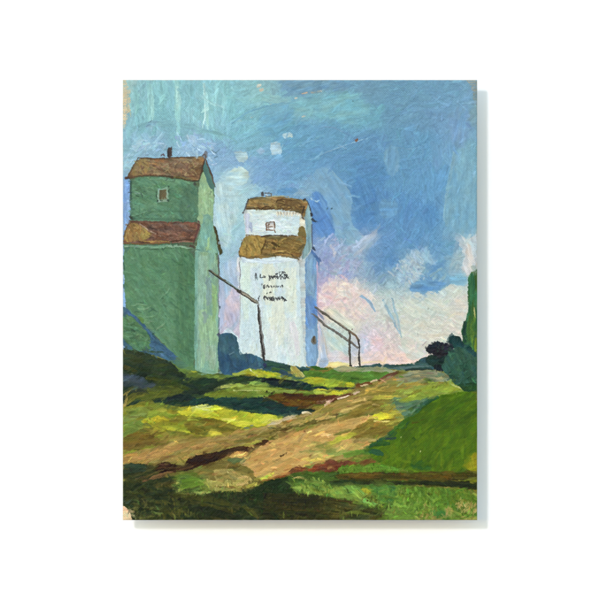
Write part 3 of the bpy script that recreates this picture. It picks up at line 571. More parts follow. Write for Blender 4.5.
for p, w, c in (([(192,408.4),(202,406),(214,408)],3,(196,200,116)),([(197,407),(204,410),(212,411)],1.4,(214,216,170)),([(180,413),(192,412),(206,415)],3,(196,192,54)),([(222,420),(230,419.6),(238,420.6)],2,(206,194,84)),([(236,424),(246,423),(256,424.6)],4,(198,194,62)),([(260,418),(268,417.4),(278,418)],3.6,(200,200,66)),([(262,423),(272,420.6),(282,418.6)],2.6,(206,202,80))): stroke(p, w, c, a=.9, dry=.2, th=.9, pid=grd())
poly([(207.6,432.6),(212,430.8),(217,431.6),(222,434),(226,436.6),(219,437.8),(212,436.4)], (190,182,64), (176,168,56), rough=.5, tex=.08, th=.9, ridge=.2, pid=grd('paint_dab'))
for p in ([(244,428),(249,428.6)],[(250,426),(254,425.6)],[(249,431),(253,430)]): stroke(p, 1.8, (110,120,108), a=.8, dry=.25)
# ---- the dirt track
PTH = part('dirt_track', None, 'sandy ochre dirt track winding up to the horizon')
def pth(name='brush_stroke', label=None): return part(name, PTH, label)
poly([(121,456),(136,451),(152,448),(166,443),(182,438),(200,437),(216,438),(232,435),(246,430),(256,428),(262,427),(268,428),(276,424),(288,419),(302,415),(318,411),(330,405),(342,400),(356,394),(370,388),(384,380),(394,376),(398,380),(392,384),(380,390),(366,396),(350,402),(336,408),(320,416),(300,424),(284,432),(268,438),(252,442),(236,446),(220,450),(204,454),(186,459),(166,463),(148,464),(121,466)], (156,132,70), (146,124,66), rough=.8, ang=-18, tex=.12, pid=PTH)
dabs([(122,457),(180,441),(240,432),(262,430),(244,440),(190,456),(122,464)], 60, (10, 24), (1.8, 3.6), -14, 6, cols=[(170,136,76),(156,130,68),(148,126,62),(178,142,82),(140,116,60)], a=.8, dry=.35, th=.7, pid=PTH)
stroke([(124,461),(146,456),(170,450),(190,444)], 7, (176,136,78), (164,128,70), dry=.2, a=.9, pid=pth()); stroke([(196,443),(214,440),(236,437)], 4, (150,128,72), dry=.3, a=.8, pid=pth()); stroke([(186,440),(196,437.4),(206,437)], 2, (116,104,46), a=.8, dry=.3, pid=pth())
stroke([(150,446),(164,441),(180,436.6)], 2.4, (136,112,56), a=.7, dry=.4, pid=pth())
# pale stones along its upper edge, brown rut lines
dabs([(300,424),(330,408),(352,400),(352,408),(330,418),(306,428)], 50, (8, 18), (1.6, 3.4), -20, 8, cols=[(160,138,74),(140,122,60),(170,148,84),(128,112,52)], a=.8, dry=.3, th=.7, pid=PTH)
poly([(266,426.4),(271,422.6),(279,419.6),(290,415.8),(298,414),(297,416),(287,420),(279,424),(271,427)], (206,186,144), (190,172,120), rough=.6, ang=-22, dry=.1, th=.9, ridge=.25, pid=pth())
stroke([(302,413.6),(307,412.8),(313,414)], 2, (226,210,174), dry=.15, th=1, pid=pth()); stroke([(304,415.6),(310,415.4)], 1.6, (200,178,120), dry=.2)
for p, w, c in (([(318,404),(328,401),(338,397)],1.8,(110,78,56)),([(326,402.4),(333,400.2),(340,397)],1.7,(214,186,150)),([(328,399),(337,395.6)],1.4,(92,56,36)),([(330,401.6),(340,398),(352,394),(360,391)],3,(102,66,44)),([(337.6,399.6),(344,397),(350,395.6)],1.8,(214,190,160)),([(353,394),(356,392.6),(360,391.6)],2.6,(212,180,152)),([(356,387),(364,384.6),(372,383)],4,(112,74,40)),([(361,386.4),(366,385),(369,384.6)],1.9,(214,184,140)),([(371,382),(375,380.4),(378,379.6)],1.9,(214,186,144)),([(378,381),(386,377),(394,373),(400,371)],2.4,(104,72,52)),([(380,383),(388,379),(394,376)],1.6,(150,116,88)),([(330,398),(336,396)],2.4,(94,50,34))):
    stroke(p, w, c, dry=.15, th=.85, ridge=.2, pid=pth())
# field strokes on the right of the track
for p, w, c, c2 in (([(372,391),(386,387),(404,385)],5,(150,128,64),(136,120,56)),([(378,386),(392,382.4),(402,382)],3,(116,118,62),None),([(366,394),(384,390),(404,388)],5,(166,142,70),(146,126,58)),([(352,398),(372,394),(392,393)],4.6,(128,116,50),(144,128,60)),([(334,406),(350,400),(366,398)],5,(168,144,78),(156,132,68)),
   ([(404,392),(414,388),(426,386)],5,(116,140,72),(128,140,64)),([(406,385),(414,384),(424,385)],3,(168,146,64),(150,130,54)),([(404,389),(412,387)],2.6,(156,130,60),None),([(396,391),(408,390),(420,390)],2.6,(140,150,60),None),([(330,412),(350,406),(372,402)],5,(158,136,70),(132,116,54)),([(330,420),(340,415),(350,412)],4,(108,116,54),(134,130,62)),([(330,418),(338,415),(346,413)],1.4,(160,166,104),None),
   ([(352,414),(366,407),(384,404)],6,(126,108,44),(138,122,52)),([(346,420),(360,414),(374,410)],5,(118,100,42),(150,128,62)),([(372,398),(386,397),(402,397)],4,(166,166,62),(176,166,66)),([(352,402),(364,399),(374,397)],4,(180,152,86),(164,142,76)),([(340,412),(352,408),(362,405)],3,(184,158,92),(170,146,80)),
   ([(334,426),(350,421),(366,418),(378,416)],4,(192,160,96),(182,150,84)),([(332,432),(346,427),(360,424)],5,(178,146,78),(166,138,72)),([(372,405),(377,404.4),(379,406)],1.8,(196,168,104),None),([(394,400),(404,404),(412,405)],8,(98,130,96),(88,120,88)),([(386,406),(396,408),(408,412)],6,(160,150,58),(150,140,56)),([(392,414),(402,414),(408,412)],6,(164,158,56),(156,146,54)),
   ([(366,424),(382,422),(398,420)],5,(140,122,48),(124,108,42)),([(352,432),(370,428),(392,426)],6,(120,104,42),(134,114,48)),([(356,438),(374,433),(394,430)],5,(126,110,48),(114,98,42)),([(390,424),(400,420),(410,416)],4,(150,146,60),None),([(374,442),(386,438),(394,432)],5,(150,136,62),(132,118,52)),([(346,444),(362,441),(378,440)],5,(180,160,96),(168,148,84))):
    stroke(p, w, c, c2, dry=.2, a=.92, th=.7, ridge=.18, tex=.12, pid=grd())
poly([(373,415),(380,412.6),(388,413),(393,415.4),(391,418.4),(384,420),(376,419.4),(368,418)], (208,200,44), (196,186,50), rough=.8, dry=.08, th=.9, ridge=.2, tex=.08, pid=grd('paint_dab'))
stroke([(364,419),(372,417.6),(380,418.6)], 2.4, (200,178,80), dry=.2); stroke([(374,421),(382,422),(390,421)], 2, (196,180,96), dry=.3, pid=grd())
poly([(395,402),(404,400.6),(414,400),(426,397),(440,394.4),(434,398),(424,404),(416,412),(407,417.6),(400,414),(396,409)], (98,130,98), (86,118,92), soft=.7, rough=.8, ang=-15, dry=.08, pid=grd('teal_grass'))
poly([(398,402),(408,396),(420,391),(430,387),(440,385),(448,382.6),(455,384),(461,388.4),(472,392.4),(462,392.6),(450,393),(438,395.6),(426,398.6),(412,401)], (144,156,52), (126,146,58), soft=.6, rough=.8, ang=-14, tex=.1, pid=grd('sunlit_band'))
stroke([(450,384),(458,387.6),(468,391.6)], 1.6, (172,176,112), dry=.3, a=.8)
poly([(455,384),(464,384),(479,383),(479,393),(466,392.6),(460,388)], (48,84,40), (38,70,46), rough=.5, pid=grd('shadow_band'))
# ---- the green bank on the right
BNK = part('green_bank', None, 'smooth deep green grassy bank at the right')
poly([(479,392),(464,391.6),(452,393.6),(440,396),(430,400.6),(421,408),(414,415.6),(404,421.6),(398,427),(390,435),(380,439.6),(371,444),(367,451),(372,458),(380,464),(420,474),(479,478)], (76,106,18), (84,112,22), soft=.6, rough=.8, ang=-30, tex=.08, pid=BNK)
dabs([(430,404),(476,396),(476,470),(390,466),(376,450),(400,432)], 170, (8, 20), (2.2, 5), lambda x, y: -35 if y < 430 else (-70 if y < 462 else 0), 20, cols=[(78,108,18),(70,98,20),(86,114,24),(74,108,26),(66,94,22)], jit=.04, a=.6, dry=.35, th=.55, pid=BNK, ridge=.07)
for p, w, c in (([(438,397),(428,402),(420,409),(412,417)],4,(40,84,58)),([(430,399),(424,404),(420,409)],2.4,(70,108,104)),([(410,418),(402,424),(396,430)],4.6,(54,96,36)),([(394,432),(386,438),(376,442)],3.4,(46,90,66)),([(386,440),(392,438.4),(397,438.6)],2.4,(34,58,84)),([(370,446),(378,444),(390,444)],5,(46,86,46)),([(368,452),(376,452),(384,455)],5,(40,84,64)),([(412,422),(418,420.6),(426,419)],1.4,(76,84,20)),([(412,423.6),(420,422)],1.3,(86,70,30)),([(412,438),(416,440)],2.4,(56,86,26))): stroke(p, w, c, a=.85, dry=.2, pid=part('brush_stroke', BNK))
poly([(409,464),(416,460.4),(424,462),(432,467),(430,471),(418,470),(411,468)], (44,84,46), (60,98,34), soft=2, rough=1.6, dry=.3, a=.8, pid=part('brush_stroke', BNK))
poly([(466,458),(474,453),(479,452),(479,472),(470,471),(462,468)], (150,140,28), (110,122,26), soft=1.6, rough=1.4, ang=80, dry=.2, a=.85, pid=part('brush_stroke', BNK))
for x, y in ((420,451.6),(380,467),(407,471.4),(401,437)): stroke([(x,y),(x+.8,y+.3)], 1.6, (170,176,110), dry=0, end=.3)
# ---- sand of the near track
SND = pth('sand', 'broad warm sand of the near track')
poly([(227,456),(230,452.4),(238,451),(248,450.4),(258,447),(266,443.6),(276,439.6),(290,434.4),(304,430),(318,425.6),(334,422.6),(350,419.6),(364,417.6),(372,419),(362,424),(352,430),(346,438),(356,440),(372,442),(368,448),(352,452),(336,456),(326,462),(314,465),(302,468),(290,472),(278,476),(266,478),(254,478),(248,470),(240,462)], (194,150,86), (186,148,82), soft=.6, rough=.9, ang=-20, tex=.07, pid=SND)
dabs([(236,454),(270,444),(320,427),(350,424),(345,448),(300,464),(262,474)], 110, (9, 22), (1.8, 4), -20, 9, cols=[(196,152,88),(188,146,82),(200,158,94),(182,146,78),(190,158,92)], jit=.03, a=.7, dry=.4, th=.6, pid=SND)
dabs([(300,446),(345,440),(366,446),(340,456),(315,462)], 70, (5, 14), (1.6, 3.4), -15, 25, cols=[(178,156,84),(164,148,76),(150,140,70),(188,160,92)], a=.75, dry=.4, th=.65, pid=SND)
# rut shadows
RUT = pth('rut', 'dark brown rut along the near edge of the track')
poly([(150,474),(152,468),(157,464.4),(164,462.4),(172,463.6),(180,466),(185,466),(187,461),(192,456.4),(200,455),(212,453),(224,450),(232,447.6),(240,446.4),(250,447),(257,449.6),(250,452),(240,451.4),(231,452.8),(226,457),(216,461),(206,465),(196,469),(186,471),(176,473),(164,477),(154,480)], (60,42,26), (48,32,20), rough=.8, ang=-18, tex=.2, pid=RUT)
stroke([(152,470),(164,467),(176,468)], 2, (92,66,44), a=.7, dry=.35); stroke([(180,470),(192,467),(206,461)], 1.8, (112,80,52), a=.7, dry=.35); stroke([(160,465),(168,464.6)], 1.6, (96,66,56), a=.7, dry=.2)
dabs([(188,460),(222,452),(214,461),(196,468)], 26, (4, 10), (1, 2.4), -20, 12, cols=[(52,36,22),(70,48,28),(44,30,20)], a=.85, dry=.2, th=.8, pid=RUT)
stroke([(262,442.4),(266,441),(270,443)], 3.6, (66,44,22), dry=.1, pid=pth('rut')); stroke([(254,447),(262,444),(268,443)], 3.4, (72,50,26), dry=.15, pid=pth('rut'))
for p, w, c in (([(254,438),(266,434),(276,430)],3.4,(120,108,50)),([(276,431),(282,429),(288,429.6)],4,(76,60,28)),([(270,434),(278,433),(286,432)],3,(96,92,40)),([(290,428),(302,424),(316,421)],4.6,(96,98,44)),([(296,430),(306,427),(316,425)],3,(124,128,58)),([(314,423),(326,419),(340,414)],3,(104,92,46)),([(316,420),(326,417.6),(336,417)],2.6,(194,164,96)),([(290,424),(304,420),(318,416)],3,(162,142,74)),([(250,434),(264,429),(282,424)],3,(160,138,78)),([(262,437),(270,436),(276,436)],2.4,(140,128,56)),([(268,428.6),(273,427.4)],1.8,(72,84,62)),([(316,421.4),(319,420)],2,(64,50,26)),([(246,437),(254,433.6),(258,435)],2.6,(64,58,40)),([(228,438),(240,436),(250,438)],3,(148,130,74)),([(234,442),(244,441),(256,438)],3,(106,98,46))):
    stroke(p, w, c, a=.88, dry=.22, th=.8, ridge=.2, pid=pth())
dabs([(240,436),(290,424),(330,414),(325,420),(270,438)], 60, (4, 10), (.9, 2), -20, 10, cols=[(128,112,58),(156,134,74),(96,86,42),(176,150,86)], a=.8, dry=.3, th=.9, ridge=.2, pid=PTH)
stroke([(280,456.4),(284.6,454.4)], 1.6, (58,42,22), dry=.05); stroke([(285.6,454.6),(287.4,452.4)], 1.1, (90,64,36), dry=.2, a=.8)
stroke([(254,461),(258,460)], 1.8, (160,112,64), a=.8, dry=.3); stroke([(258,463.6),(261,462)], 1.4, (160,116,66), a=.7, dry=.3)
# greenish strokes crossing the sand
for p, w, c in (([(300,452),(310,450.6),(320,453)],1.6,(128,130,70)),([(316,448),(324,446),(332,450)],4,(122,124,58)),([(326,452),(334,450),(340,454)],4,(120,130,62)),([(330,444),(342,438),(354,435)],4.6,(190,184,66)),([(336,440),(346,437),(356,433)],5,(176,178,58)),([(334,436),(344,432),(352,430)],3,(112,112,50)),([(328,456),(340,453),(352,452)],5,(136,150,74)),([(344,456),(354,453.6),(364,452)],5.4,(104,140,52)),([(356,452),(364,451),(370,455)],4,(92,132,48)),([(306,460),(314,461),(324,458)],2.4,(206,180,84)),([(318,454),(326,458),(334,456)],2.6,(192,176,88)),([(336,452),(340,448)],2,(178,164,92))):
    stroke(p, w, c, a=.85, dry=.28, pid=grd())
# ---- the red-brown stones line
STN = part('brown_bank', None, 'crumbled reddish brown bank at the near edge of the track')
poly([(260,481),(268,478.6),(278,476),(286,473.6),(290,470.4),(296,467.4),(302,467.4),(308,468.6),(313,468.4),(314,464.6),(319,463),(323.6,465),(325.4,461.4),(330,459.2),(335,460),(338.6,464),(343,459.4),(350,461.6),(358,462.6),(365,459.4),(372,461),(377,463),(366,464.6),(354,464.4),(344,466),(338.4,471),(328,473),(316,472),(304,471.6),(294,473.6),(282,478),(268,481.4)], (126,76,44), (112,60,40), rough=.6, tex=.16, ang=-8, th=.8, ridge=.25, pid=STN)
for p, w, c in (([(316,465.6),(320,464.4),(323,467)],2.4,(132,72,48)),([(327,464),(331,461.4),(336,464),(337,469)],2.6,(110,62,46)),([(328,469),(332,466),(335,470)],2.4,(144,100,58)),([(318,470),(322,468)],2,(108,58,38)),([(294,469.6),(302,468.6),(310,470)],1.8,(138,86,48)),([(270,479),(280,476),(286,474)],2,(150,102,56)),([(271,473),(274,468.6),(278,471)],1.3,(168,116,62)),([(284,470.4),(292,468.4)],1,(170,116,66)),([(336.4,466),(337.6,470)],1.6,(96,40,32))): stroke(p, w, c, dry=.15, th=.9, pid=part('stone', STN))
for p, w, c in (([(262,478.6),(268,476),(274,473)],3.2,(204,190,74)),([(268,475.4),(273,474)],2.6,(214,196,84)),([(304,466),(312,465)],1.8,(206,180,80))): stroke(p, w, c, dry=.2, pid=grd())
# ---- foreground at the left: dry tufts, green, deep shade
FGR = part('foreground_grass', None, 'dark and sunlit grass along the bottom of the picture')
def fgr(name='brush_stroke', label=None): return part(name, FGR, label)
poly([(196,470),(210,464),(226,458),(240,462),(250,470),(256,478),(262,482),(254,488),(240,492),(220,490),(196,490),(184,482)], (130,116,58), (112,100,50), soft=.9, rough=1, ang=-12, tex=.12, dry=.05, pid=grd())
for p, w, c in (([(228,461),(238,460),(246,461)],4.4,(82,104,66)),([(206,466),(222,462),(236,464)],4,(104,92,46)),([(196,472),(212,468),(228,468)],4,(112,100,48)),([(214,473),(228,471),(240,474)],5,(172,154,88)),([(222,478),(236,476),(250,480)],5,(160,140,76)),([(206,484),(224,483),(246,484)],6,(168,160,84)),([(186,482),(202,480),(214,482)],5,(156,150,76)),([(200,489),(218,489),(238,490)],4,(150,152,76)),([(236,480),(246,476),(252,480)],3,(190,160,96)),([(240,466),(248,470),(254,474)],4,(116,108,52)),([(236,472),(244,472),(250,476)],3,(130,116,58)),([(246,488),(254,484),(258,482)],3,(186,178,74))): stroke(p, w, c, a=.85, dry=.3, pid=grd())
dabs([(205,478),(250,476),(252,490),(205,490)], 60, (2.4, 5), (.8, 1.5), 80, 14, cols=[(176,160,92),(150,140,72),(186,168,100),(128,120,58)], a=.75, dry=.3, th=.8, pid=GRD)
poly([(121,464),(140,463.6),(156,466),(152,474),(166,477),(176,476),(188,474),(200,490),(240,493),(254,489),(266,482),(284,478),(300,473),(326,473),(344,473),(340,530),(110,530)], (46,56,34), (56,60,34), soft=.8, rough=1.2, ang=6, tex=.16, pid=FGR)
dabs([(122,466),(150,468),(170,480),(200,494),(260,494),(260,519),(122,519)], 170, (6, 16), (1.8, 4), 10, 22, cols=[(44,54,34),(54,62,34),(38,48,34),(66,70,36),(48,52,32)], a=.8, dry=.3, th=.6, pid=FGR)
for p, w, c in (([(124,467),(134,466),(148,468)],4,(60,78,60)),([(124,472),(136,470),(150,472)],4,(52,66,52)),([(122,481),(130,477),(142,472)],2.6,(66,66,36)),([(123,480),(128,481)],1.6,(126,118,48)),([(140,480),(154,473),(164,470)],2.6,(92,80,44)),([(132,478),(146,472),(158,466)],2.4,(72,72,40)),([(148,480),(158,475),(172,472)],2,(124,92,60)),([(143,481.4),(147,481)],1.6,(160,112,74)),([(152,479),(162,476.6),(174,474)],2.6,(110,82,52)),([(166,476),(176,474),(186,476)],4,(104,98,48)),([(156,486),(168,484),(176,490)],5,(82,76,38))): stroke(p, w, c, a=.85, dry=.3, pid=fgr())
poly([(172,478),(182,474),(196,474),(206,480),(212,490),(204,494),(190,494),(178,493),(172,488)], (90,114,46), (108,124,54), soft=3, rough=1.8, ang=-20, tex=.2, dry=.2, a=.8, pid=fgr('grass_clump'))
for p, w, c in (([(174,478),(186,474),(198,474)],3.6,(92,112,42)),([(178,489),(190,485),(204,484)],5,(102,134,46)),([(176,492),(184,488)],2.4,(146,152,72)),([(182,482),(194,479),(204,482)],4,(94,128,40)),([(190,494),(202,493),(212,492)],2.4,(146,156,80)),([(176,484),(180,480)],2,(150,152,84)),([(194,470.6),(206,470),(214,472)],3,(110,108,54))): stroke(p, w, c, a=.85, dry=.28, pid=fgr())
dabs([(210,491),(252,491),(262,484),(290,478),(280,494),(215,500)], 80, (3, 6), (.8, 1.7), 84, 12, cols=[(40,58,32),(54,74,36),(36,50,32),(70,88,40)], a=.8, dry=.25, th=.7, pid=FGR)
stroke([(176,496),(200,498),(222,502),(240,508)], 6, (74,74,32), (64,66,32), a=.85, dry=.25, pid=fgr()); stroke([(190,502),(210,506),(236,512)], 3.4, (72,70,32), a=.7, dry=.35, pid=fgr())
stroke([(188,508),(206,510),(224,515),(240,519)], 7, (38,46,30), a=.8, dry=.2, pid=fgr()); stroke([(244,506),(252,512),(258,519)], 5, (84,84,38), a=.8, dry=.35, pid=fgr())
dabs([(134,500),(146,497),(162,506),(162,519),(132,519)], 60, (3, 8), (.9, 2), 115, 35, cols=[(92,94,50),(104,104,56),(74,80,42),(84,86,42)], a=.5, dry=.35, th=.8, pid=FGR)
dabs([(162,498),(180,500),(190,519),(162,519)], 40, (4, 10), (1.2, 2.4), 60, 30, cols=[(86,82,38),(74,78,36),(62,68,34)], a=.75, dry=.35, th=.7, pid=FGR)
dabs([(172,508),(196,512),(200,519),(172,519)], 24, (2.4, 6), (.9, 1.7), 95, 25, cols=[(94,96,44),(106,106,52)], a=.5, dry=.35, pid=FGR)
poly([(121,505.6),(124,506.4),(127,508),(129.6,511),(130.4,515),(133,521),(121,522)], (240,204,160), (232,196,150), rough=.7, dry=.08, tex=.05, th=.15, ridge=0, pid=part('bare_canvas'))
stroke([(122.6,499),(126,504),(132,500)], 2.4, (70,84,70), a=.8, dry=.3); stroke([(128,508),(133,514),(136,520)], 3.6, (108,112,76), (84,90,54), dry=.3, a=.85)
# foreground centre and right
poly([(258,486),(270,480),(286,478),(300,476),(304,486),(296,494),(286,496),(270,500),(256,502),(250,494)], (36,52,30), (44,58,34), soft=1, rough=1.2, ang=10, dry=.05, pid=fgr())
poly([(288,474),(310,472),(338,472),(344,478),(338,488),(316,486),(300,490),(288,484)], (62,88,36), (74,98,40), soft=.9, rough=1.2, ang=12, dry=.05, pid=fgr())
poly([(290,486),(306,484),(314,478),(322,482),(334,486),(344,492),(352,500),(346,502),(334,500),(318,496),(300,494)], (118,138,58), (92,114,46), soft=2.4, rough=2, ang=20, dry=.25, tex=.2, pid=fgr('grass_clump'))
dabs([(292,480),(316,478),(342,490),(340,500),(296,494)], 80, (2.4, 6), (.8, 1.8), 75, 25, cols=[(132,154,62),(110,136,52),(86,110,44),(146,160,70),(72,92,38)], a=.8, dry=.3, th=.8, pid=FGR)
stroke([(294,478),(299,476.4),(302,478)], 1.2, (176,156,92), dry=.3); stroke([(286,482),(292,485),(296,492)], 2, (96,120,56), a=.7, dry=.4)
for y, c in ((498,(50,52,26)),(503,(44,46,24)),(508,(54,50,26)),(513,(46,50,26)),(518,(44,46,24))): stroke([(264,y-2),(290,y-1),(318,y),(346,y+2)], 6, c, (58,56,28), a=.85, dry=.15, pid=fgr())
for y in (499,502.6,506,510): stroke([(272,y-1.6),(296,y),(330,y+1)], .9, (34,36,20), a=.6, dry=.4)
stroke([(280,509),(310,511),(336,512)], 1.6, (76,66,34), a=.7, dry=.4)
stroke([(283.6,512),(284,519)], 1.8, (100,108,48), a=.7, dry=.35); stroke([(271,512),(276,516),(276,520)], 4, (40,54,34), a=.8, dry=.2)
# green strip, brown band, dark band to the right edge
poly([(338,467),(350,465),(364,464.4),(378,464),(400,468),(400,474),(370,474),(346,474),(338,473)], (84,120,38), (94,130,44), soft=.7, rough=.9, tex=.12, pid=fgr())
dabs([(340,466),(372,464),(398,468),(398,474),(340,474)], 60, (2.4, 5), (.8, 1.7), 80, 14, cols=[(92,130,42),(78,112,34),(110,142,54),(70,98,32)], a=.8, dry=.3, th=.75, pid=FGR)
BND = fgr('brown_band', 'brown olive band of earth across the foreground')
poly([(334,475),(346,473.4),(364,472.4),(386,473),(410,473),(436,471.6),(460,472),(479,473),(479,481),(456,480.4),(430,481),(404,480.6),(376,479.6),(350,479.4),(336,479)], (86,74,28), (72,66,26), soft=.6, rough=.7, ang=1, tex=.16, pid=BND)
for p, c in (([(340,475.4),(366,474.6),(400,475)],(104,82,34)),([(370,478),(404,477.6),(440,477)],(70,64,26)),([(404,475.6),(440,474),(476,475)],(92,82,36)),([(350,477.6),(380,477)],(98,72,30))): stroke(p, 1.8, c, a=.75, dry=.3, pid=BND)
poly([(328,481),(350,479.8),(376,480.2),(404,481.4),(430,481.6),(456,481),(479,481.6),(479,491),(462,488.6),(440,486.6),(418,485),(398,484.8),(376,484.6),(352,484.6),(334,484.6)], (48,54,30), (58,66,32), soft=.7, rough=1, ang=3, tex=.16, pid=fgr('shadow_band'))
stroke([(420,483),(446,484),(478,487)], 3.4, (40,46,30), a=.85, dry=.2, pid=fgr()); stroke([(470,482),(474,483)], 1.4, (120,116,50), a=.8, dry=.3); stroke([(340,480),(362,480),(384,481)], 1.6, (60,62,26), a=.8, dry=.25)
poly([(334,486),(356,486),(380,486),(404,486),(440,488),(479,491),(479,524),(334,524)], (92,126,44), (84,116,42), soft=.9, rough=1.2, ang=60, tex=.12, pid=FGR)
poly([(329,488),(340,486),(352,485),(362,487),(372,492),(380,500),(384,506),(370,508),(360,504),(348,500),(334,498)], (110,142,62), (122,146,58), soft=2.4, rough=2, ang=40, dry=.2, tex=.2, pid=fgr('grass_clump'))
poly([(372,485),(384,484),(396,487),(398,496),(394,503),(386,502),(378,494),(370,489)], (68,110,56), (80,120,54), soft=2.4, rough=1.8, ang=30, dry=.08, pid=fgr())
poly([(322,499),(340,500),(356,502),(372,508),(384,512),(384,523),(322,523)], (58,60,32), (72,74,36), soft=3, rough=2.4, ang=4, dry=.15, tex=.2, pid=fgr('shadow_band'))
for p, w, c in (([(340,515),(354,512),(370,514)],3.4,(92,104,40)),([(332,500),(344,501),(354,503)],2,(74,58,30)),([(362,489),(367,491),(372,495)],3.4,(168,162,44)),([(366,494),(372,498),(378,504)],3,(140,150,60)),([(330,492),(338,488),(344,492)],4,(136,158,64)),([(344,489),(354,487),(362,490)],4,(110,148,66)),([(340,482),(350,481),(360,484)],2.6,(44,62,36)),([(330,484),(338,484),(346,486)],3,(52,72,38)),([(336,496),(350,496),(360,500)],4,(114,140,60)),([(380,490),(390,494),(398,498)],4,(96,136,56)),([(378,498),(388,502),(392,506)],4,(72,110,52))): stroke(p, w, c, a=.85, dry=.28, pid=fgr())
specks([(360,496),(374,496),(378,504),(362,504)], 34, (.8, 1.5), (78,68,30), a=.85)
dabs([(372,502),(392,506),(398,516),(380,518)], 26, (4, 9), (.9, 1.8), -60, 20, cols=[(64,70,34),(54,58,30),(92,104,48)], a=.8, dry=.3, pid=FGR)
dabs([(386,488),(430,490),(440,519),(386,519)], 150, (3, 8), (1, 2.4), lambda x, y: -60 if x < 410 else -95, 28, cols=[(104,142,52),(120,150,58),(92,126,42),(84,114,40),(132,158,66)], a=.75, dry=.3, th=.75, pid=FGR)
poly([(386,512),(396,506),(408,508),(412,514),(408,522),(386,522)], (122,150,66), (108,138,56), soft=3, rough=2, dry=.3, a=.7, pid=fgr('grass_clump'))
dabs([(430,490),(476,492),(476,504),(440,506)], 60, (4, 9), (1.2, 2.6), -92, 20, cols=[(90,120,34),(82,112,36),(100,126,40),(110,124,40)], a=.75, dry=.3, pid=FGR)
poly([(434,512),(442,510),(450,516),(446,521),(436,519)], (62,112,52), soft=1.2, rough=1, a=.75, dry=.2, pid=fgr())
dabs([(456,504),(466,500),(477,503),(477,513),(466,514),(458,510)], 60, (2.6, 7), (.8, 1.6), -70, 25, cols=[(176,152,86),(160,142,74),(136,134,56),(190,166,104)], a=.55, dry=.3, th=.9, ridge=.2, pid=fgr('dry_grass'))
dabs([(442,508),(450,506),(454,514),(446,515)], 26, (2.4, 6), (.8, 1.6), -80, 25, cols=[(172,148,86),(150,138,72),(184,160,100)], a=.55, dry=.3, th=.9, ridge=.2, pid=fgr('dry_grass'))
dabs([(414,514),(440,516),(478,517),(478,521),(414,521)], 40, (3, 7), (.8, 1.8), -20, 30, cols=[(180,154,92),(156,138,72),(124,126,54)], a=.6, dry=.35, th=.9, pid=fgr('dry_grass'))
dabs([(424,504),(436,504),(438,519),(424,519)], 24, (3, 7), (.8, 1.8), -80, 25, cols=[(150,146,74),(120,128,52)], a=.7, dry=.35, pid=FGR)
stroke([(461,503),(461.8,496)], .8, (200,184,120), a=.8, dry=.3)

# ---- green grain elevator
GEL = part('green_grain_elevator', None, 'tall green painted grain elevator with brown roofs at the left')
def gel(name, label=None): return part(name, GEL, label)
G_SIDE = gel('side_wall', 'light green shaded side wall of the green elevator')
poly([(121,182),(129,180),(130,222),(123,240),(121,300)], (118,162,222), (132,172,224), ang=88, rough=.6, a=.85, pid=SKY)
poly([(121,262),(124,262),(125.4,285),(126,300),(127,312),(121,312)], (142,182,226), rough=.6, pid=SKY)
poly([(127,178),(140,160),(204,159),(214,186),(213,224),(218,240),(219,372),(196,372),(180,368),(164,358),(146,340),(126,308),(123.6,244),(130,222),(130,180)], (84,124,94), (92,110,84), sm=0, rough=.5, tex=.1, pid=GEL)
# bush and blue drift at its foot
BLB = part('bush', None, 'green bush with blue shade at the left edge of the picture')
poly([(121,306),(128,309),(138,316),(152,332),(166,348),(178,358),(172,362),(156,356),(140,351),(121,349)], (62,104,132), (56,96,120), rough=.7, ang=45, tex=.1, pid=BLB)
# front lower wall
poly([(124,245),(160,246),(194,246),(196,300),(195,371),(186,364),(172,353),(164,344),(156,336),(150,331),(142,322),(134,315),(128,309),(125.6,300),(124.4,285)], (88,136,98), (96,142,104), rough=.5, soft=.4, ang=55, tex=.07, th=.7, pid=GEL)
dabs([(126,250),(192,250),(193,362),(170,346),(130,306)], 320, (5, 15), (1.6, 3.6), lambda x, y: 55 if y > 300 else 35, 30, cols=[(88,136,98),(96,144,106),(80,126,90),(84,132,92),(100,146,110)], jit=.02, a=.55, dry=.4, th=.8, ridge=.2, pid=GEL)
poly([(180,250),(195,248),(195,371),(188,365),(176,352),(176,300)], (72,118,82), (80,126,88), soft=3, rough=1.4, a=.7, ang=85, dry=.15, th=.7, pid=GEL)
dabs([(168,252),(194,252),(194,366),(176,350)], 110, (4, 11), (1, 2.4), 40, 22, cols=[(74,120,84),(64,108,76),(84,130,92)], a=.5, dry=.45, th=.8, ridge=.2, pid=GEL)
for p, c in (([(132,306),(140,304),(148,306)],(120,160,120)),([(138,309),(146,310),(152,306)],(126,164,124)),([(134,311),(142,312)],(72,112,86)),([(150,308),(158,312)],(70,112,86)),([(142,322),(148,324),(154,320)],(118,158,118)),([(156,330),(162,326),(166,322)],(130,168,126)),([(160,299),(166,293)],(102,146,108)),([(146,318),(156,316)],(110,150,112)),([(164,296),(170,288)],(112,156,118)),([(136,302),(144,303)],(66,106,80)),([(148,312),(154,309)],(66,106,84))): stroke(p, 1.4, c, a=.75, dry=.3, th=1.2, ridge=.3)
specks([(140,255),(190,255),(190,340),(150,320)], 8, (.9, 1.4), (56,92,64), a=.8)
stroke([(125,246.6),(140,246.2),(152,247.6),(170,245.8),(186,247.6),(194,248.6)], 2.6, (136,172,142), (110,152,120), dry=.2, th=1.3, ridge=.35, pid=gel('eave_trim'))
stroke([(140,249),(156,249.6),(172,248.4)], .9, (60,98,72), a=.7, dry=.3)
for y0, y1 in ((262,272),(284,290),(256,260)): stroke([(123.6,y0),(124.4,y1)], 1.6, (54,96,76), a=.8, dry=.2)
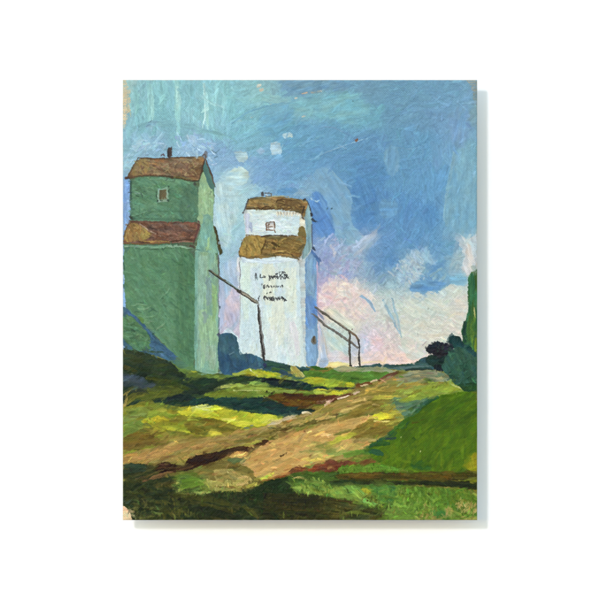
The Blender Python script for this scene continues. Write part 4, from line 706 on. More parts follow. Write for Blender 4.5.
# side walls
poly([(195,246),(198,246),(204,250),(218,252),(218.6,300),(218.4,350),(219,372),(214,375),(206,373.4),(198,372),(194.6,370),(195,300)], (130,172,148), (138,178,144), rough=.4, soft=.4, ang=88, tex=.07, pid=G_SIDE)
stroke([(196.4,252),(196.6,300),(196,368)], 3.8, (112,168,150), (118,172,154), dry=.1, a=.85, pid=gel('corner_board'))
stroke([(200.6,258),(200.4,310),(200.4,370)], 6, (150,190,172), (142,182,158), a=.7, dry=.25, pid=G_SIDE)
for p, w, c in (([(204,256),(203,280),(202,300)],8,(142,180,158)),([(203,310),(204,330),(204,350)],10,(152,188,142)),([(212,316),(213,332),(212,346)],8,(154,190,144)),([(208,278),(210,294),(208,306)],6,(122,152,156)),([(211,270),(213,278)],5,(124,150,154)),([(214,286),(214.6,302),(214,322)],5,(142,180,116)),([(204,312),(206,318),(204,324)],4,(130,156,152)),([(206,346),(207,356),(206,362)],6,(152,182,164)),([(203,340),(203.6,356),(202,368)],5,(148,182,146)),([(212,346),(213,358),(212,370)],7,(156,184,158)),([(207,248),(208,254)],6,(146,184,140))): stroke(p, w, c, a=.75, dry=.3, th=.6, pid=G_SIDE)
dabs([(197,256),(217,256),(217,368),(198,366)], 120, (3, 8), (.9, 2), 88, 25, jit=.035, a=.6, dry=.45, th=.7, pid=G_SIDE)
poly([(199,182),(203,170),(206,176),(210,186),(213.4,190),(213.4,226),(206,232),(198,230),(197.6,205)], (152,188,142), (146,182,138), rough=.4, ang=88, tex=.06, pid=G_SIDE)
dabs([(199,185),(212,190),(212,222),(199,224)], 50, (3, 8), (.9, 2), 80, 25, cols=[(154,190,144),(146,182,134),(162,196,152)], a=.6, dry=.4, th=.7, pid=G_SIDE)
# upper gable under-eave
poly([(204.4,160),(206.6,164),(210.6,174),(214,183),(214.6,188.6),(211,190),(208,184),(205.6,177),(203,171.6)], (86,136,128), (74,120,116), rough=.4, ang=65, pid=gel('gable_shadow'))
stroke([(205.6,159),(208.6,168),(212.6,178),(215,187.4)], 1.6, (78,58,52), (96,84,72), dry=.1, th=.9, pid=gel('barge_board'))
specks([(209,190),(212,190),(212,194),(209,194)], 2, (1, 1.4), (70,100,80))
# lower gable
poly([(196,251),(197.4,242),(200,232),(203,220),(205.4,215),(208,213.4),(211,217),(213.6,225),(216,236),(218,247),(219,254),(208,253)], (128,178,156), (118,170,150), rough=.5, ang=80, pid=gel('gable', 'blue green rounded gable on the side of the green elevator'))
stroke([(203,218),(208,216),(212,220)], 5, (122,172,158), a=.6, dry=.35); stroke([(209,238),(208.4,246),(206,252)], 2, (166,204,140), a=.8, dry=.3); stroke([(205,248),(209,250),(212,248)], 2.4, (158,198,142), a=.7, dry=.3)
poly([(213,225.6),(214.4,226),(216.2,229),(218.2,236),(220.6,245),(222.6,252),(221.8,254.6),(219.6,255),(218.6,249),(217,241),(214.8,232)], (92,84,50), (74,70,44), rough=.35, ang=75, th=.9, ridge=.2, pid=gel('barge_board'))
stroke([(215,227),(218.4,237),(221.6,249)], .8, (58,50,34), a=.8, dry=.2)
stroke([(218.4,255),(218.8,266),(219,280)], 1.3, (86,80,70), a=.8, dry=.35, pid=gel('corner_line')); stroke([(219,280),(219,300),(218.6,318)], .9, (128,120,136), a=.7, dry=.4); stroke([(219.8,306),(219.8,309)], 1.2, (70,92,104), a=.9, dry=.1); stroke([(219.4,318),(219,332),(218.6,338)], 1.6, (92,128,130), a=.7, dry=.3)
stroke([(217.6,334),(220.4,337)], 2.8, (70,76,96), dry=.05, a=.9)
# upper front wall
poly([(130.6,179),(150,177),(165,178),(185,181),(197.4,183),(198,226),(170,226),(131,224)], (90,136,102), (98,144,110), rough=.4, ang=30, tex=.08, th=.7, pid=GEL)
dabs([(132,182),(196,185),(196,220),(132,220)], 140, (4, 11), (1.2, 3), 25, 35, cols=[(90,136,102),(98,146,112),(80,124,92),(86,130,100)], a=.55, dry=.4, th=.85, ridge=.2, pid=GEL)
poly([(186,184),(197.4,184),(197.6,222),(178,222),(180,200)], (76,114,92), (84,124,98), soft=2.5, rough=1.2, a=.75, ang=70, dry=.15, pid=GEL)
stroke([(131,180),(131.2,200),(131.6,220)], 1.8, (54,86,78), (74,110,92), a=.85, dry=.2, pid=gel('corner_board'))
stroke([(131,219),(148,212),(172,211),(196,212)], 2, (76,116,86), a=.6, dry=.35); stroke([(132,216),(142,214),(148,210)], 1.2, (120,164,130), a=.7, dry=.3, th=1.2); stroke([(132,218.6),(160,219.6),(196,221)], 2.4, (72,110,86), a=.7, dry=.25)
for p, c in (([(135,194),(140,193),(143,194.6)],(134,170,146)),([(136,196),(141,197)],(54,86,68)),([(141,193),(142.4,198)],(60,90,74)),([(134,190),(137,189)],(112,156,122)),([(150,180),(162,179),(172,181)],(120,164,132))): stroke(p, 1.3, c, a=.8, dry=.25, th=1.1, ridge=.25)
# window
WIN = gel('window', 'small square window with pale frame and brown pane')
poly([(157.4,189),(167.6,187.6),(168.6,201),(157.6,202)], (152,184,164), (128,164,142), rough=.4, sm=0, th=1, ridge=.2, pid=WIN)
poly([(159.2,190.4),(166.4,190),(166.6,199),(159.4,199.4)], (104,92,62), (92,88,64), rough=.3, sm=0, ang=80, pid=gel('window_pane'))
for p, w in (([(168.8,186),(169,193)],1.6),([(167,199.6),(169.4,201.6)],2),([(157,200.6),(159,201.2)],1.6),([(160,200),(163,200.4)],1.2),([(156.4,191),(156.8,198)],.9)): stroke(p, w, (52,76,62), dry=.1, a=.9, end=.5)
# upper roof
ROF = gel('roof', 'upper brown hipped roof of the green elevator')
poly([(138,158.4),(150,157.6),(164,158.4),(176,157),(190,156.8),(203,157.2),(205,159.6),(203,167),(200.4,176),(199,181.4),(192,180.6),(182,178.6),(174,176.4),(160,176),(148,174.6),(140,176),(130,178.4),(126,179),(128,175),(132,168)], (142,114,76), (126,96,68), rough=.4, ang=10, tex=.2, th=.8, ridge=.2, pid=ROF)
poly([(138,159),(148,159),(150,168),(146,174),(134,176.4),(131,173)], (166,136,76), (150,122,68), soft=1.4, rough=1, a=.85, ang=70, dry=.1, th=.9, pid=ROF)
poly([(170,160),(190,160),(192,168),(186,174),(170,172)], (132,92,74), (148,116,86), soft=2, rough=1.4, a=.7, dry=.2, th=.9, pid=ROF)
poly([(190,160),(202,160),(199,176),(190,176)], (146,112,70), (128,92,58), soft=1.5, rough=1, a=.7, ang=110, dry=.2, pid=ROF)
dabs([(134,162),(200,160),(198,176),(134,174)], 120, (2.4, 7), (.8, 1.7), lambda x, y: 25 if rng.random() < .5 else 150, 22, cols=[(154,126,84),(122,92,66),(172,146,98),(108,80,60),(142,106,80)], a=.7, dry=.35, th=1.1, ridge=.25, pid=ROF)
for p, w, c in (([(126,178.6),(140,175.8),(152,175),(162,176)],1.8,(98,72,54)),([(124.6,178.4),(129,177.6)],2.2,(76,56,52)),([(138,158),(133,167),(127,177)],1.2,(92,80,58)),([(138,158),(156,158.4),(170,158.4),(186,157),(203,157)],1.1,(88,68,54)),([(160,176),(176,177.4),(188,180.4),(199,181.4)],2,(78,58,44)),([(204.6,160),(201.6,172),(198.4,182)],1.7,(84,58,44)),([(174,177),(184,178.4),(196,179)],1.4,(124,108,60)),([(194,183),(195.6,186)],2.2,(66,70,64))): stroke(p, w, c, a=.85, dry=.42, th=1, pid=part('roof_edge', GEL))
poly([(167.2,150),(168.6,147.6),(170,148.2),(171.6,146.6),(172,150),(171.8,158),(167.6,158)], (92,66,58), (72,60,56), rough=.35, ang=90, tex=.15, th=.9, pid=gel('chimney'))
stroke([(161,156),(163,154.4),(165,156.4)], 1.4, (96,78,86), dry=.1, a=.9); stroke([(202,157),(205.4,154),(206,158)], 1.2, (88,70,62), dry=.15, a=.9); stroke([(145,155),(149,155)], 1, (92,116,136), a=.7, dry=.2)
# lower roof
RF2 = gel('roof', 'lower red brown skirt roof of the green elevator')
poly([(129,221),(140,222),(160,222.6),(180,222.4),(199.6,223),(200.6,226),(198,233),(194.6,243),(188,242.6),(170,243.4),(150,243.6),(130,243.4),(122.6,243.4),(124,236),(127,228)], (122,86,68), (112,76,62), rough=.4, ang=8, tex=.2, th=.8, ridge=.2, pid=RF2)
poly([(128,222),(138,224),(146,229),(151,236),(148,240),(136,241),(123.4,242),(125,233)], (162,132,66), (150,114,62), soft=.9, rough=1.2, ang=60, dry=.05, th=.9, pid=RF2)
poly([(142,232),(149,231),(152,236),(146,239),(140,238)], (186,158,70), (170,140,66), soft=.8, rough=1, dry=.15, th=1, pid=RF2)
dabs([(146,225),(197,226),(194,240),(152,240)], 110, (2.4, 8), (.8, 1.7), lambda x, y: 8 if rng.random() < .6 else 40, 20, cols=[(126,88,70),(110,74,60),(146,110,90),(98,66,54),(134,96,76)], a=.7, dry=.35, th=1.1, ridge=.25, pid=RF2)
dabs([(127,224),(146,228),(148,238),(126,240)], 46, (1.4, 4), (.7, 1.4), 60, 40, cols=[(176,146,76),(150,110,60),(128,88,58),(190,164,90)], a=.75, dry=.3, th=1.1, ridge=.25, pid=RF2)
stroke([(140,224),(146,229),(152,233),(164,238)], .9, (190,166,140), a=.7, dry=.4, th=1.2)
for p, w, c in (([(129.6,216),(131.4,218.6),(134,219.6)],2.6,(58,62,54)),([(129,221),(150,222),(176,222.4),(199,223)],1.4,(104,70,60)),([(129,222),(125.6,231),(123,243)],1.1,(84,70,56)),([(166,241.6),(180,240.6),(192,240)],1.2,(70,44,34)),([(123,243.6),(146,244),(170,243.6)],1.2,(128,92,50)),([(199.4,224),(197,233),(193.6,244)],2.2,(92,58,56)),([(200.6,226),(198,236),(196,243)],1.2,(120,112,98)),([(190,245.6),(193,247),(195,248.6)],2.4,(80,56,50)),([(144,241.4),(158,241.8),(170,242)],1.4,(170,138,72)),([(198,221),(200.6,223.6)],1.8,(86,56,60))): stroke(p, w, c, a=.85, dry=.42, th=1, pid=part('roof_edge', GEL))
stroke([(195,250),(198,249.6),(201,251)], .9, (76,110,100), a=.7, dry=.3)
# bush at its foot, over the wall
poly([(121,316),(128,314.6),(134,317.6),(138,320),(141,325),(146,331),(151,339),(152,346),(149,350),(140,351),(130,350.6),(126,346),(124,340),(121,338)], (84,130,94), (74,120,80), rough=.9, ang=20, tex=.12, th=.9, ridge=.25, pid=BLB)
dabs([(123,318),(134,320),(148,338),(148,348),(130,346)], 50, (3, 8), (1, 2.4), 10, 30, cols=[(90,138,100),(72,116,80),(80,126,84),(100,146,108)], a=.7, dry=.35, th=1, ridge=.25, pid=BLB)
poly([(136,317),(142,317),(145,322),(142,325),(138,322)], (92,132,66), rough=.6, pid=part('brush_stroke', BLB))
stroke([(126,312),(133,315),(140,323),(148,331),(154,339)], 3, (66,106,146), (58,98,134), a=.85, dry=.12, pid=part('brush_stroke', BLB)); stroke([(150,344),(158,345),(166,351),(176,358)], 6, (64,104,142), (58,98,130), a=.9, dry=.1, pid=part('brush_stroke', BLB)); stroke([(122,341),(125,345),(132,349)], 4, (58,98,124), a=.85, dry=.15, pid=part('brush_stroke', BLB))
stroke([(152.4,333.6),(154,334.4)], 1.6, (40,72,64), dry=0, end=.4); stroke([(124,331),(132,330.6),(140,331)], 1, (56,94,72), a=.7, dry=.3); stroke([(148,350.6),(156,352),(164,352)], 2, (44,70,64), a=.8, dry=.25)
stroke([(140,349),(150,351),(158,353)], 1.6, (70,96,60), a=.8, dry=.3)

# ---- white grain elevator
WEL = part('white_grain_elevator', None, 'tall white grain elevator with ochre roofs and scribbled black lettering')
def wel(name, label=None): return part(name, WEL, label)
W_SIDE = wel('side_wall', 'blue shaded side wall of the white elevator')
poly([(304,258),(312,250),(316,256),(318,264),(317.4,300),(317.6,330),(319,366),(305,367),(303.4,330),(300.6,300),(300,270)], (130,170,206), (122,162,202), rough=.4, ang=88, tex=.08, pid=W_SIDE)
poly([(302,300),(310,296),(317,300),(317,324),(312,330),(305,326),(303,312)], (92,140,208), (106,152,208), soft=1.2, rough=1.2, ang=85, dry=.12, a=.85, pid=wel('brush_stroke'))
stroke([(309,256),(308,276),(309,294)], 8, (134,174,206), (126,166,200), a=.7, dry=.25, pid=W_SIDE); stroke([(310,330),(310,346),(310,362)], 9, (134,174,212), (124,166,208), a=.8, dry=.25, pid=W_SIDE); stroke([(306,262),(304,284)], 3, (96,140,186), a=.6, dry=.35)
dabs([(303,262),(316,262),(317,362),(306,362)], 80, (3, 8), (.9, 2), 88, 20, jit=.04, a=.6, dry=.4, th=.7, pid=W_SIDE)
poly([(318,322),(322,328),(325,338),(327,350),(328.6,364),(327,368),(318.6,367.6)], (186,194,212), (200,204,214), rough=.6, ang=80, dry=.05, pid=wel('lean_to', 'pale lavender lean-to at the foot of the side wall'))
poly([(320,358),(327,358),(328,367),(319,368)], (152,176,204), soft=1.2, rough=.8, a=.8, dry=.15, pid=W_SIDE)
stroke([(322,330),(326,344),(328,360)], .9, (214,202,180), a=.7, dry=.3); stroke([(319,326),(320,338),(318,350)], 2.4, (206,190,210), a=.7, dry=.3)
stroke([(317.6,260),(317.4,290),(318,318)], 1.6, (204,176,206), a=.8, dry=.3, pid=wel('corner_line')); stroke([(300.6,286),(301,304),(302.4,326)], 2.2, (184,160,196), a=.75, dry=.3, pid=wel('corner_line')); stroke([(302.8,316),(304,336),(304.6,352)], 1.4, (96,104,148), a=.75, dry=.35); stroke([(301.4,292),(301.6,302)], .9, (92,80,100), a=.8, dry=.3)
stroke([(304,350),(303.4,362)], 2, (206,190,204), a=.7, dry=.35)
poly([(244,212),(248,199),(306,201),(312,216),(312,250),(305,260),(306,367),(262,358),(240,355),(239,256),(245,236)], (198,214,214), (190,196,196), sm=0, rough=.5, tex=.05, pid=WEL)
# main front wall
poly([(239,257),(256,259),(272,258),(286,256.6),(298.6,259),(299.6,280),(300.4,300),(302,324),(304,350),(305,367.6),(290,365.4),(276,362),(262,358.6),(250,355.4),(240,356),(239,352),(240,320),(240,286)], (216,230,224), (208,226,230), rough=.5, ang=88, tex=.035, th=.75, pid=WEL)
for p, w, c in (([(268,262),(270,284),(268,306)],12,(228,228,204)),([(290,268),(291,290),(290,312)],12,(224,228,208)),([(278,300),(278,320),(276,346)],16,(230,230,208)),([(246,266),(246,292),(246,320)],8,(212,230,216)),([(254,268),(256,292),(262,318)],7,(206,222,234)),([(248,322),(247,338),(246,352)],14,(204,226,234)),([(256,312),(258,332),(259,352)],6,(206,226,234)),([(290,318),(292,340),(294,362)],12,(226,230,226)),([(272,330),(272,346),(274,360)],12,(224,232,234)),([(298,276),(298.6,298),(299,316)],4,(202,224,234)),([(280,272),(284,286)],8,(218,228,226)),([(276,290),(282,294)],8,(206,222,234)),([(292,322),(296,338),(298,356)],6,(222,214,222)),([(280,350),(290,354),(298,362)],6,(222,230,234))): stroke(p, w, c, a=.7, dry=.3, th=.7, pid=WEL, tex=.04)
dabs([(241,262),(298,262),(302,362),(264,356),(242,352)], 300, (3, 11), (1, 2.6), 88, 14, jit=.014, a=.55, dry=.45, th=.8, ridge=.18, pid=WEL, tex=.04)
stroke([(242,260),(256,261),(272,262),(288,260),(297,261)], 5, (208,224,240), (218,230,236), a=.85, dry=.15, th=1.2, ridge=.3, pid=wel('eave_trim'))
stroke([(238,258),(238.6,270),(239.4,288)], 3.2, (222,214,214), (206,220,226), a=.85, dry=.2, pid=wel('corner_board')); stroke([(240,262),(240.4,276),(240,290)], .9, (104,100,108), a=.75, dry=.35, pid=wel('corner_line')); stroke([(240,292),(240.4,310),(240,330)], .8, (166,160,160), a=.7, dry=.4); stroke([(239,256),(240.6,258)], 1.6, (80,66,60), a=.8, dry=.2)
stroke([(299.6,262),(299.6,280)], .9, (170,184,190), a=.6, dry=.4)
stroke([(226,330),(234,338),(238,352)], 9, (206,228,234), (194,220,230), a=.8, dry=.15, pid=wel('brush_stroke')); stroke([(236,336),(239,346),(241,354)], 4, (208,230,236), a=.9, dry=.1)
specks([(242,265),(298,265),(300,360),(262,350),(242,345)], 14, (.6, 1), (150,166,170), a=.6)
stroke([(256.6,344),(257,350)], .9, (160,170,150), a=.7, dry=.3)
# upper side wall and gables
poly([(304,214),(307,202),(309,206),(311.4,214),(312.2,226),(312.4,246),(311,250),(305,259),(301,260),(303,250),(306.4,240),(305.6,226)], (136,174,180), (128,166,176), rough=.4, ang=88, pid=W_SIDE)
poly([(311,249),(314,252),(318,257),(320.4,263),(319.6,268),(317.4,262),(314,257),(310.8,253)], (66,108,174), (80,120,178), rough=.4, pid=wel('barge_board'))
stroke([(307,200.6),(309.4,207),(311.8,213.6)], 1.2, (70,76,86), dry=.1, a=.9, pid=wel('barge_board')); stroke([(311.4,213),(311.8,217)], 2, (52,50,56), dry=.05, a=.9, end=.6); stroke([(311.8,219),(314,220.6),(316,222)], 2.2, (54,62,74), dry=.05, a=.9, pid=wel('eave_tip')); stroke([(312,224),(312,236),(312.2,250)], 1.5, (92,104,126), a=.8, dry=.3, pid=wel('corner_line')); stroke([(312.4,247.6),(316,251)], 2, (54,66,88), dry=.1, a=.9); stroke([(313.4,245.6),(315,246.4)], 1, (216,226,230), dry=.1); stroke([(319,258),(321,262)], 1.8, (70,96,146), a=.8, dry=.2); stroke([(320.6,269.4),(321.4,270)], 1.5, (220,222,226), dry=0, end=.3)
stroke([(305,240),(303,250),(302,260)], 1.4, (116,124,120), a=.7, dry=.35)
# upper front wall
poly([(245,211),(256,209.6),(280,209),(300,210),(303,216),(300.4,224),(299,235.6),(280,236),(262,236),(245,236)], (210,228,230), (216,230,232), rough=.4, ang=4, tex=.035, th=.8, pid=wel('upper_wall'))
UW = len(PARTS)-1
stroke([(247,214),(248,224),(247,234)], 4.4, (206,206,226), (188,194,218), a=.85, dry=.15, pid=UW); stroke([(251,222),(251.6,232)], 2.4, (160,170,204), a=.8, dry=.25, pid=UW); stroke([(255,212),(270,213),(284,213)], 5, (214,226,214), a=.7, dry=.25, pid=UW)
dabs([(254,214),(298,216),(297,234),(254,234)], 60, (4, 10), (.9, 2), 5, 10, cols=[(212,230,232),(202,222,230),(222,234,232)], a=.6, dry=.4, th=1, ridge=.2, pid=UW)
for x in np.arange(277, 302, 2.9): stroke([(x,212),(x+.3,216.6)], 1.6, (236,222,196), a=.85, dry=.25, th=1.2, ridge=.3)
for x in np.arange(278.4, 302, 2.9): stroke([(x,211.6),(x,215)], 1.1, (168,128,92), a=.6, dry=.3)
poly([(299.4,216),(303.6,217),(305,224),(303,230),(299.6,226)], (222,218,200), (200,196,170), rough=.5, pid=UW)
poly([(299,228),(303.4,226),(306.4,232),(307,238),(303,240),(298,237)], (150,122,66), (124,102,52), rough=.6, dry=.08, pid=wel('brush_stroke'))
# small window
WW = wel('window', 'small sketchy brown framed window')
poly([(266,222.4),(274,222),(274.6,231),(266.4,231.4)], (214,208,206), (224,226,228), rough=.3, sm=0, pid=WW)
for p, w in (([(266.6,222.4),(266.8,231)],1.5),([(266.4,222.6),(274.4,222.2)],1.1),([(274.2,222),(274.6,232)],1.2),([(266.6,230.2),(275,230)],1.4),([(268,226),(270,224)],1.4),([(268.6,229),(269,226.6)],1),([(270,226.8),(273,226.4)],.8),([(275,230),(275.6,233)],.9)): stroke(p, w, (118,84,60), dry=.08, a=.9, end=.5, pid=WW)
# upper roof
WR = wel('roof', 'upper ochre brown roof of the white elevator')
poly([(248.6,198.6),(256,197.4),(266,197.6),(278,196.6),(290,198.4),(300,200),(306,199.6),(308,203),(306.4,210),(304.4,218),(301,214),(292,211),(280,210),(268,210.4),(256,209.6),(246.6,210.6),(245,209),(247,203)], (150,122,72), (132,106,62), rough=.5, ang=6, tex=.2, th=.9, ridge=.22, pid=WR)
poly([(276,199),(288,200),(302,202),(303,210),(290,210),(278,209)], (120,90,50), (104,78,44), soft=1, rough=1, dry=.1, a=.85, ang=8, th=.9, pid=WR)
stroke([(250,202),(260,201),(272,203)], 4, (172,138,70), (156,122,62), dry=.15, a=.85, pid=WR); stroke([(266,197.4),(278,196.4),(290,197)], 1.3, (178,164,110), a=.8, dry=.25, pid=WR); stroke([(288,203),(296,205)], 2.4, (138,108,62), a=.7, dry=.25)
dabs([(250,200),(302,201),(302,209),(249,208)], 60, (2.4, 6), (.7, 1.5), 10, 30, cols=[(162,126,64),(128,96,50),(178,144,78),(108,80,44)], a=.7, dry=.3, th=1.2, ridge=.25, pid=WR)
for p, w, c in (([(249,199),(246,206),(243,213)],1.5,(74,74,84)),([(242.4,212),(243.4,214)],2,(88,82,82)),([(246,209.6),(258,208),(270,209.6),(284,209)],1.2,(74,54,36)),([(262,208.6),(264,206.4),(272,208)],1.1,(70,52,34)),([(277,200.6),(284,199.4),(292,200.6),(300,200.6)],1.1,(74,56,36)),([(276,203),(279,200)],1.3,(70,52,34)),([(304,199),(305.4,201)],2.4,(66,56,50)),([(304.6,206),(303,211),(302,216)],2.2,(56,46,40)),([(302,216.6),(304,220)],1.8,(92,74,60)),([(299,207),(304,206)],1.8,(84,64,44)),([(250,198.4),(258,197.4)],.9,(96,104,110)),([(280,203.4),(290,206)],1,(88,66,40))): stroke(p, w, c, a=.85, dry=.38, th=1, pid=wel('roof_edge'))
poly([(260.8,193),(262,191.4),(263.8,191.6),(264.2,196.8),(261.2,197)], (88,84,82), (70,68,70), rough=.3, pid=wel('chimney'))
for p, w, c in (([(264.6,193.4),(268,192.8),(271.6,194.4)],1.1,(96,96,96)),([(265,196),(269,196.6),(272,196)],1,(104,100,90)),([(271.4,193.8),(271.8,197)],1,(96,92,84)),([(266,194.6),(269,195.6)],1.2,(190,200,204)),([(288,197.6),(290,198.2)],.9,(190,160,110))): stroke(p, w, c, a=.85, dry=.15, end=.6)
# lower roof
WR2 = wel('roof', 'lower bright ochre skirt roof of the white elevator')
poly([(245,235.4),(258,235.6),(276,236.4),(290,236),(300,236),(306.6,237),(306,242),(303.4,250),(300,259),(292,256.6),(282,256),(270,257.6),(258,258.6),(248,257.4),(240,257.4),(238,254.6),(240,248)], (144,116,62), (128,102,54), rough=.5, ang=8, tex=.2, th=.9, ridge=.22, pid=WR2)
poly([(245,236.4),(256,236.6),(266,237.4),(263,246),(260,256),(250,256.6),(240.6,256),(239,253.6),(242,245)], (176,142,64), (164,130,58), rough=.6, ang=70, dry=.04, tex=.1, th=1, pid=WR2)
poly([(276,240),(284,238),(296,240),(302,242),(299,252),(288,254),(276,252)], (124,94,44), (136,106,50), soft=1, rough=1, dry=.12, a=.8, ang=12, pid=WR2)
dabs([(246,238),(300,239),(297,254),(243,254)], 90, (2.4, 7), (.8, 1.6), lambda x, y: 70 if x < 262 else 15, 25, cols=[(160,126,60),(136,104,48),(178,146,70),(122,92,42)], a=.7, dry=.35, th=1.2, ridge=.25, pid=WR2)
for p, w, c in (([(261,236.4),(276,235.6),(297,236)],1.5,(66,52,42)),([(246,235.4),(254,234.6)],1.1,(112,94,72)),([(266,240),(263,248),(260.6,255)],1.5,(86,64,34)),([(268,242),(266,250)],.8,(84,64,36)),([(272,242),(275,245),(280,247)],2.6,(70,56,32)),([(273,248),(276,250)],2.4,(84,66,36)),([(274,253.6),(284,252.6),(292,255)],1.1,(78,58,34)),([(240,257),(250,258.4),(260,258)],1,(126,98,56)),([(292,256),(298,259),(300,260.6)],1.8,(92,78,54)),([(303,244),(301,252),(299,259)],1.6,(104,94,66)),([(281,256.4),(292,257),(299,260)],1.4,(120,96,56)),([(276,251.6),(286,250.8)],1.4,(188,158,86)),([(298,250),(302,246)],1.8,(92,74,44))): stroke(p, w, c, a=.85, dry=.38, th=1, pid=wel('roof_edge'))
# the loaded brush drags small touches across what is already there
_nb = 1-mask([(479,394),(464,393.6),(452,395.6),(440,398),(430,403),(421,411),(414,418),(404,424),(398,430),(390,438),(380,444),(371,448),(372,458),(380,464),(420,472),(479,472)])
HA = [(X0,352),(180,368),(262,372),(400,370),(X1,372),(X1,Y1),(X0,Y1)]
dabs(HA, 600, (9, 20), (2, 4.5), lambda x, y: -14 if y < 470 else 3, 12, jit=.03, a=.38, dry=.45, th=.8, ridge=.14, tex=.14, inside=_nb)
dabs(HA, 900, (5, 13), (1.2, 3), lambda x, y: -14 if y < 470 else 3, 16, jit=.10, a=.6, dry=.4, th=.8, ridge=.18, tex=.18, inside=_nb)
dabs(HA, 1100, (2, 7), (.6, 1.5), lambda x, y: -16 if y < 470 else 20, 28, jit=.16, a=.6, dry=.35, th=.9, ridge=.2, tex=.15, inside=_nb)
dabs([(X0,480),(X1,490),(X1,Y1),(X0,Y1)], 500, (2, 6), (.6, 1.4), -85, 28, jit=.2, a=.6, dry=.35, th=.9, ridge=.2, tex=.15)
dabs([(X0,Y0),(X1,Y0),(X1,365),(330,365),(318,240),(306,195),(245,195),(238,330),(222,330),(212,160),(130,155),(X0,180)], 650, (4, 13), (1, 3.4), skyang, 30, jit=.04, a=.6, dry=.4, th=.9, ridge=.22, tex=.08)
dabs([(125,185),(196,186),(196,360),(128,310)], 420, (2, 6), (.6, 1.5), 50, 45, jit=.07, a=.6, dry=.35, th=1, ridge=.3, tex=.1)
dabs([(199,190),(212,192),(217,260),(217,366),(198,366)], 120, (2, 6), (.6, 1.4), 85, 30, jit=.05, a=.6, dry=.35, th=.9, ridge=.25)
dabs([(132,160),(200,160),(196,240),(125,240)], 160, (1.6, 5), (.6, 1.3), 20, 50, jit=.14, a=.65, dry=.3, th=1.1, ridge=.3)
dabs([(248,198),(304,200),(300,258),(240,256)], 160, (1.6, 5), (.6, 1.3), 10, 50, jit=.10, a=.6, dry=.3, th=1.1, ridge=.3)
dabs([(241,262),(298,262),(304,362),(264,356),(242,352)], 260, (2, 6), (.6, 1.6), 80, 35, jit=.03, a=.6, dry=.35, th=1, ridge=.25)
dabs([(424,344),(448,334),(477,330),(477,390),(446,384),(424,366)], 130, (2.5, 7), (.8, 2.2), 70, 50, jit=.10, a=.6, dry=.35, th=.9, ridge=.22, tex=.15)
dabs([(122,312),(136,314),(180,360),(170,366),(122,352)], 90, (3, 8), (1, 2.4), 35, 35, jit=.08, a=.6, dry=.35, th=.9, ridge=.22, tex=.14)
dabs([(432,402),(477,396),(477,425),(420,428),(410,420)], 60, (8, 18), (2.4, 5), -30, 16, cols=[(66,94,20),(60,90,26),(72,98,22)], a=.45, dry=.4, th=.6, ridge=.08)
dabs([(392,440),(470,436),(470,468),(380,462)], 60, (6, 16), (2, 4.4), -55, 25, cols=[(90,116,26),(82,112,24),(98,120,30),(70,104,30)], a=.45, dry=.4, th=.6, ridge=.08)
dabs([(416,404),(430,400),(404,430),(376,448),(368,448),(396,426)], 36, (4, 10), (1.2, 3), -40, 20, cols=[(44,84,52),(56,94,40),(40,76,56),(70,104,36)], a=.6, dry=.35, th=.7, ridge=.12)
# lettering scribbled on the wall: three lines
LET = wel('lettering', 'three lines of scribbled black lettering on the white wall')
INK = (54,56,60)
def ink(p, w=.95): stroke(p, w*.98, INK, a=.88, dry=.12, end=.4, th=.9, pid=LET, wob=.4, taper=(.9,.7))
for p in ([(255,281),(255.6,273.2)],[(255.8,273.2),(257.8,280.6)],[(255.2,278.2),(257.4,277.6)],[(260.4,274.2),(260.8,278.2)],[(260.8,278.2),(265.6,277.4)],[(264,275.6),(265.8,277)],
          [(269,281.4),(269.6,276)],[(269.6,276.2),(271.8,277.4),(270,279.2)],[(272.4,279.8),(274,275),(275.6,279.4)],[(275.4,274.6),(278.4,274.2)],[(276,277),(278.4,279.4)],[(277.2,274.4),(277,279.6)],[(279.4,273),(280.2,278.6)],[(279.6,276.4),(282.4,273)],[(281,276),(283.4,279)],[(282.6,272.8),(284.6,276.4),(283.4,279.6)],[(285,273.6),(286.4,278)],[(286.4,274.6),(288.4,279)],[(284.6,278.8),(287.4,276.6)],[(288.6,277.4),(289.4,279.4)],[(274,276.8),(280,277.2)]): ink(p)
for p in ([(268.6,275),(270.8,280.4)],[(271.4,276),(273.4,280)],[(273,278.6),(276.4,274.8)],[(277.6,278.8),(280.6,275.2)],[(280.4,279.6),(282.6,276.2)],[(283.6,274),(286.6,277.8)],[(285,279.6),(288.2,275.6)],[(278.6,272.6),(281.6,271.8)],[(282,271.6),(285.4,273)],[(287.6,278.6),(289.6,276.8)]): ink(p, .8)
for p in ([(268.2,286.4),(269.6,288)],[(271.2,285.8),(272.4,287.8)],[(276,286),(277,287.6)],[(263,285.6),(265.4,285.2)]): ink(p, .8)
for p in ([(266,296.6),(268,299.6)],[(270,300.6),(272.4,296.6)],[(274.4,296.8),(276.6,300)],[(276.4,297.4),(277.8,299.6)],[(281,297),(283.8,299.6)],[(283.4,298),(285,300.8)]): ink(p, .95)
for p in ([(261.6,284),(262,285.4)],[(264,286.2),(262.8,287.6),(264.8,287.8),(264.4,285.8)],[(264.6,287.6),(263.6,289)],[(266.2,288.2),(266.6,286)],[(266.8,286.2),(268.4,285.8)],[(270,287.6),(269.4,286)],[(273.6,287.8),(274.4,286),(275.8,287.8)],[(277,285.6),(278,287.6),(279.4,285.8)],[(280.6,286.4),(280.8,288)],[(282.6,285),(282.8,287.8)],[(281.4,286.2),(283.6,286)]): ink(p, .85)
